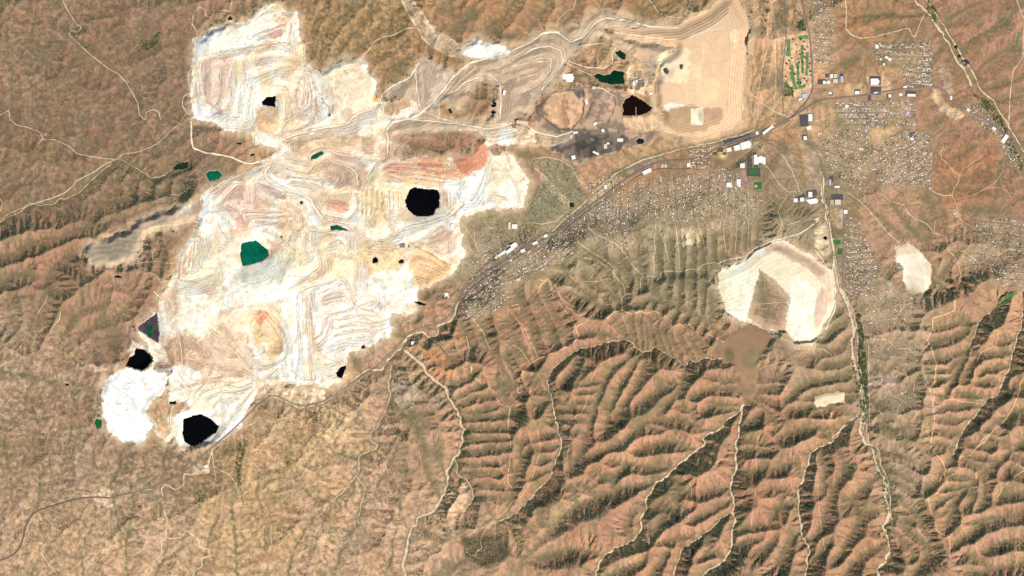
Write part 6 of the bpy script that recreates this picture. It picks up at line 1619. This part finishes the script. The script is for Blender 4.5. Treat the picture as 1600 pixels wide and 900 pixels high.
# ------------------------------------------------------------------ houses
def house_vf(w, d, hw, hr, ov=0.7):
    a, b = w / 2, d / 2
    V = [(-a, -b, -8), (a, -b, -8), (a, b, -8), (-a, b, -8), (-a, -b, hw), (a, -b, hw), (a, b, hw), (-a, b, hw),
         (-a - ov, -b - ov, hw + .02), (a + ov, -b - ov, hw + .02), (a + ov, b + ov, hw + .02), (-a - ov, b + ov, hw + .02), (-a - ov, 0, hw + hr), (a + ov, 0, hw + hr)]
    Q = [(0, 1, 5, 4), (1, 2, 6, 5), (2, 3, 7, 6), (3, 0, 4, 7), (8, 9, 13, 12), (10, 11, 12, 13), (8, 12, 11, 11), (9, 10, 13, 13)]
    return np.array(V, float), Q
hr_ = random.Random(21)
houses = []
street_geo = []
for ti, (s, ang, row, sp, dens, place) in enumerate(TOWNS):
    poly = P(s); c = poly.mean(0); a = math.radians(ang)
    m = pmask(poly)
    edge_d = line_dist([np.vstack([poly, poly[:1]])], 30)
    R = np.hypot(*(poly - c).T).max()
    ca, sa = math.cos(a), math.sin(a)
    wv = fbm(GX[:1, :1], GY[:1, :1], 30, 3, 1)
    nrow = int(2 * R / row) + 1
    curve = 0.0 if ang == 0 and dens > 0.85 else 5.0
    def bend(u, v):
        return v + curve * float(vnoise(np.array([u + 50 * ti]), np.array([v * 0.6]), 32.0, 60 + ti)[0])
    for ri in range(nrow):
        v = -R + ri * row
        if ri % (2 if ang == 0 else 3) == 0 and dens > 0.38:
            us = np.arange(-R, R, 1.0)
            pts = np.array([[c[0] + ca * u - sa * bend(u, v), c[1] + sa * u + ca * bend(u, v)] for u in us])
            jj = np.clip(((pts[:, 1] - Y0) / DX).astype(int), 0, NY - 1); ii = np.clip(((pts[:, 0] - X0) / DX).astype(int), 0, NX - 1)
            inn = m[jj, ii]
            run = []
            for k in range(len(us) + 1):
                if k < len(us) and inn[k]:
                    run.append(pts[k])
                else:
                    if len(run) > 6:
                        street_geo.append((ti, np.array(run)))
                    run = []
        u = -R
        vv = v + row * (0.5 if True else 0)
        off = (0.18 if ri % 2 == 0 else -0.18) * row
        while u < R:
            u += sp * hr_.uniform(0.8, 1.3)
            if hr_.random() > min(0.95, dens * 1.3):
                continue
            bv = bend(u, vv + off) + hr_.gauss(0, 0.25 if curve == 0 else 0.7)
            x = c[0] + ca * u - sa * bv; y = c[1] + sa * u + ca * bv
            i_ = int((x - X0) / DX); j_ = int((y - Y0) / DX)
            if not (0 <= i_ < NX and 0 <= j_ < NY) or not m[j_, i_] or zone[j_, i_] or hwy[j_, i_] < 1.6 or dwf[j_, i_] < 1.6:
                continue
            if x < -5 or x > 1605:
                continue
            if x < 1448 and hr_.random() > (0.55 + 0.12 * edge_d[j_, i_]) * (1.3 + 0.8 * n2[j_, i_]):
                continue
            if ang != 0 and hr_.random() > (0.9 if 'canyon' in place or 'hill' in place else 0.68) + 0.5 * math.sin(x * 0.42 + 2.5 * n1[j_, i_] + 0.05 * y):
                continue
            t = hr_.random()
            kind = 'white' if t < .16 else 'cream' if t < .45 else 'tan' if t < .72 else 'grey' if t < .85 else 'dark' if t < .97 else 'red'
            w = hr_.uniform(13, 24) * (1.35 if kind == 'white' and hr_.random() < .35 else 1); d = hr_.uniform(9, 15)
            th = -a + (math.pi / 2 if hr_.random() < .3 else 0) + hr_.gauss(0, .05)
            houses.append((w * d, x, y, w, d, th, kind, ti))
KN = ['white', 'cream', 'tan', 'grey', 'dark', 'red']
for ti in sorted({t for t, _ in street_geo}):
    Vs = []; Fs = []; n0 = 0
    for t, p in street_geo:
        if t != ti:
            continue
        V, F = ribbon_geo(p, 8, 1.6, cols=2, step=1.0, smooth=1)
        a_ = V[F[0, 1]] - V[F[0, 0]]; b_ = V[F[0, 3]] - V[F[0, 0]]
        if a_[0] * b_[1] - a_[1] * b_[0] < 0:
            F = F[:, ::-1]
        Vs.append(V); Fs.append(F + n0); n0 += len(V)
    put('streets', mesh_np('streets', np.vstack(Vs), np.vstack(Fs)), M_STREET, kind='structure', label="dusty residential streets of the " + TOWNS[ti][5])
# the largest white-roofed houses one by one, the small fry as one mass
cand = sorted([q for q in houses if q[6] == 'white'], key=lambda q: -q[0])
single = cand[:290]
sid = {id(q) for q in single}
hv, hq = house_vf(1, 1, 1, 1)
def make_house(q):
    V, Q = house_vf(q[3], q[4], 3.2, q[4] * .2)
    return V, Q
shared = {}
for q in single:
    key = (round(q[3] / 2) * 2, round(q[4]))
    if key not in shared:
        V, Q = house_vf(key[0], key[1], 3.2, key[1] * .2)
        me = bpy.data.meshes.new('house')
        me.from_pydata([tuple(v) for v in V], [], [tuple(dict.fromkeys(f)) for f in Q])
        me.materials.append(M_WALL); me.materials.append(M_WHITE)
        me.polygons.foreach_set('material_index', np.array([0, 0, 0, 0, 1, 1, 1, 1], np.int32)); me.update()
        shared[key] = me
    o = bpy.data.objects.new('house', shared[key]); COL.objects.link(o)
    o.location = (wx(q[1]), wy(q[2]), float(hs(np.array([q[1]]), np.array([q[2]]))[0]) + 0.4)
    o.rotation_euler = (0, 0, q[5])
    o['label'] = "larger white-roofed house in the " + TOWNS[q[7]][5]
    o['category'] = 'house'; o['group'] = 'white-roofed houses, ' + TOWNS[q[7]][5]
Vs = []; Fs = []; Ms = []; n0 = 0
for q in houses:
    if id(q) in sid:
        continue
    V, Q = make_house(q)
    ct, st = math.cos(q[5]), math.sin(q[5])
    zz = float(hs(np.array([q[1]]), np.array([q[2]]))[0]) + .4
    W = np.stack([V[:, 0] * ct - V[:, 1] * st + wx(q[1]), V[:, 0] * st + V[:, 1] * ct + wy(q[2]), V[:, 2] + zz], -1)
    Vs.append(W)
    T = []
    for k, f in enumerate(Q):
        T.append((f[0], f[1], f[2])); mi = 0 if k < 4 else 1 + KN.index(q[6])
        Ms.append(mi)
        if f[3] != f[2]:
            T.append((f[0], f[2], f[3])); Ms.append(mi)
    Fs.append(np.array(T) + n0); n0 += len(V)
put('small_houses', mesh_np('small_houses', np.vstack(Vs), np.vstack(Fs), loops=3, mat_idx=Ms), [M_WALL, M_WHITE, M_CREAM, M_TANR, M_GREYR, M_DARKR, M_REDR], kind='stuff', label="small tan, grey and pale roofed houses filling the valley towns")

# ------------------------------------------------------------------ trees and scrub
def crown_mesh(name, n, R, seed):
    """a loose crown of leaf clumps with gaps between"""
    r = random.Random(seed); V = []; F = []
    for k in range(n):
        th = r.uniform(0, 2 * math.pi); ph = math.acos(r.uniform(-0.55, 1)); rad = R * (0.55 + 0.5 * r.random())
        c = (rad * math.sin(ph) * math.cos(th), rad * math.sin(ph) * math.sin(th), R * 1.1 + rad * 0.8 * math.cos(ph))
        s = R * r.uniform(.16, .34)
        b = len(V)
        for _ in range(4):
            V.append((c[0] + r.gauss(0, s), c[1] + r.gauss(0, s), c[2] + r.gauss(0, s * .6)))
        F += [(b, b + 1, b + 2), (b, b + 2, b + 3), (b, b + 3, b + 1), (b + 1, b + 3, b + 2)]
    me = bpy.data.meshes.new(name); me.from_pydata(V, [], F); me.materials.append(M_LEAF); me.update()
    return me
def trunk_mesh(R):
    n = 7; V = []; F = []
    prof = [(-4, .10), (0, .09), (.5, .06), (1.1, .035)]
    for k, (z, rr) in enumerate(prof):
        V += [(rr * R * math.cos(2 * math.pi * i / n), rr * R * math.sin(2 * math.pi * i / n), z * R if k else -4) for i in range(n)]
        if k: F += [((k - 1) * n + i, (k - 1) * n + (i + 1) % n, k * n + (i + 1) % n, k * n + i) for i in range(n)]
    for ba in (0.4, 2.3, 4.5):
        b = len(V); x, y = math.cos(ba), math.sin(ba)
        V += [(0.03 * R, 0, .55 * R), (-0.03 * R, 0.02 * R, .55 * R), (x * .5 * R, y * .5 * R, 1.15 * R)]
        F.append((b, b + 1, b + 2))
    me = bpy.data.meshes.new('trunk'); me.from_pydata(V, [], F); me.materials.append(M_BARK); me.update()
    return me
crowns = [crown_mesh('crown', 90, 9.0, k) for k in range(4)]
tmesh = trunk_mesh(9.0)
tr = random.Random(4)
GT = "1249,80 1257,90 1265,89 1249,98 1247,107 1254,97 1254,107 1263,105 1257,123 1242,116 1244,81 1244,70 1251,62 1239,62 1233,95 1250,85 1266,112 1267,118 1229,100 1235,108 1246,130 1257,78 1262,74 1228,120 1247,92 1254,83 1260,127 1251,130 1240,143 1265,100 1231,78 1256,66"
for i, (x, y) in enumerate(P(GT)):
    z = float(hs(np.array([x]), np.array([y]))[0])
    s = tr.uniform(.8, 1.45)
    e = put('tree', None, [], label="dark round tree standing on the golf course", cat='tree', group='golf course trees', loc=(wx(x), wy(y), z))
    e.scale = (s, s, s); e.rotation_euler = (0, 0, tr.uniform(0, 6.28))
    for n_, me in (('trunk', tmesh), ('crown', crowns[i % 4])):
        o = bpy.data.objects.new(n_, me); COL.objects.link(o); o.parent = e

def clump_stuff(name, pts, size, mat, label, seed, tris=8, flat=0.55):
    """many small plants as one mass: each an irregular tuft"""
    r = np.random.default_rng(seed)
    n = len(pts); k = 5
    ang = np.linspace(0, 2 * math.pi, k, endpoint=False)[None, :] + r.random((n, 1)) * 6.28
    rad = size[:, None] * (0.6 + 0.8 * r.random((n, k)))
    x = wx(pts[:, 0]); y = wy(pts[:, 1]); z = hs(pts[:, 0], pts[:, 1])
    ring = np.stack([x[:, None] + rad * np.cos(ang), y[:, None] + rad * np.sin(ang), z[:, None] - 1.0 + 0.25 * size[:, None] * r.random((n, k))], -1)
    top = np.stack([x + r.normal(0, .25, n) * size, y + r.normal(0, .25, n) * size, z + size * flat * (0.8 + .5 * r.random(n))], -1)
    V = np.concatenate([ring, top[:, None, :]], 1).reshape(-1, 3)
    b = (np.arange(n) * (k + 1))[:, None]
    F = np.concatenate([np.stack([b[:, 0] + i, b[:, 0] + (i + 1) % k, b[:, 0] + k], -1) for i in range(k)], 0)
    return put(name, mesh_np(name, V, F, loops=3), mat, kind='stuff', label=label)

def sample(weight, n, seed):
    r = np.random.default_rng(seed)
    w = weight.ravel().astype(float); w = w / w.sum()
    cs = np.cumsum(w)
    idx = np.searchsorted(cs, r.random(n)); idx = np.minimum(idx, w.size - 1)
    return np.stack([GX.ravel()[idx] + (r.random(n) - .5) * DX, GY.ravel()[idx] + (r.random(n) - .5) * DX], -1)

dpy, dpx = np.gradient(h, DX * PX)
north = np.clip(dpy * 0.9 - 0 * dpx, -1, 1)      # ground rising southwards faces north
nat = (zone == 0) & (GX > -30) & (GX < 1630) & (GY > -30) & (GY < 930)
for pd in ponds:
    nat &= ~pd[4]
nw = np.clip((dpy * 0.8 + dpx * 0.6), 0, 0.8)
wgt = nat * (0.06 + 2.2 * nw ** 1.2 + 0.3 * veg) * np.clip(0.6 + 0.9 * n2 + 0.5 * n1, 0.05, 2) * (1 - 0.75 * tz) * (hwy > 2) * (dwf > 1.8)
pts = sample(wgt, 120000, 1)
clump_stuff('desert_scrub', pts, np.random.default_rng(2).uniform(4.0, 8.0, len(pts)) * (0.8 + 1.0 * np.clip(nw[np.clip(((pts[:, 1] - Y0) / DX).astype(int), 0, NY - 1), np.clip(((pts[:, 0] - X0) / DX).astype(int), 0, NX - 1)] * 2.5, 0, 1)), M_SCRUB, "dark olive scrub dotted over the desert slopes", 3)
GREEN = [("1336,478 1345,495 1350,520 1350,545 1343,545 1338,515",3),("1340,545 1352,550 1356,600 1354,660 1346,660 1343,600",2.4),("1330,560 1338,565 1344,600 1340,640 1335,600",1.2),("1355,690 1368,700 1374,730 1386,750 1390,800 1384,800 1378,752 1366,725",.9),("1290,300 1298,340 1303,370 1300,372 1292,345",.7),("1380,815 1392,830 1396,860 1388,880 1384,850",.6),("1450,0 1460,10 1470,30 1460,35 1448,15",1.5),("1518,145 1540,152 1560,175 1575,205 1590,240 1600,260 1598,275 1580,240 1560,200 1535,165",1.6),("1225,130 1238,135 1240,152 1226,150",2.0),("1247,35 1258,32 1260,48 1247,48",2.0),("272,252 296,252 296,266 270,268",1.5),("1170,240 1182,228 1195,222 1190,230 1175,245 1150,262 1140,268 1145,258",1.2),("720,838 790,835 795,870 755,885 725,865",.7),("1095,548 1150,548 1140,565 1110,560",.8),("890,318 925,315 900,340 870,345",.2),("375,690 385,700 375,740 380,790 372,760 368,720",1.5),("620,672 640,672 638,688 622,690",1.6),("725,672 735,675 732,685 724,682",1.8),("485,645 500,640 505,660 490,672",1.0),("1564,472 1590,455 1590,458 1566,480",.4),("818,250 852,247 900,258 906,290 912,308 880,325 862,345 826,346 822,320 848,282 840,262",.16),("1385,50 1392,62 1380,62",.5),("225,65 250,50 248,75 215,80",1.2),("160,88 130,65 110,48 120,70",.6)]
gw = np.zeros((NY, NX))
for s, k in GREEN:
    gw = np.maximum(gw, pmask(rough(P(s), 1, 8)) * k)
gw = gw * (zone == 0)
clump_stuff('riparian_trees', sample(gw * np.clip(.5 + n3, .1, 1), 8000, 5), np.random.default_rng(6).uniform(5, 9.5, 8000), M_LEAF, "dark green trees and reeds crowding the creek banks", 7, flat=1.0)
tw_ = (tmask == 1) * (zone == 0) * (hwy > 1.5) * np.clip(.4 + n2, .05, 1)
clump_stuff('town_trees', sample(tw_, 7500, 9), np.random.default_rng(8).uniform(3.5, 7.5, 7500), M_LEAF, "dark shade trees between the houses of the valley towns", 10, flat=0.9)
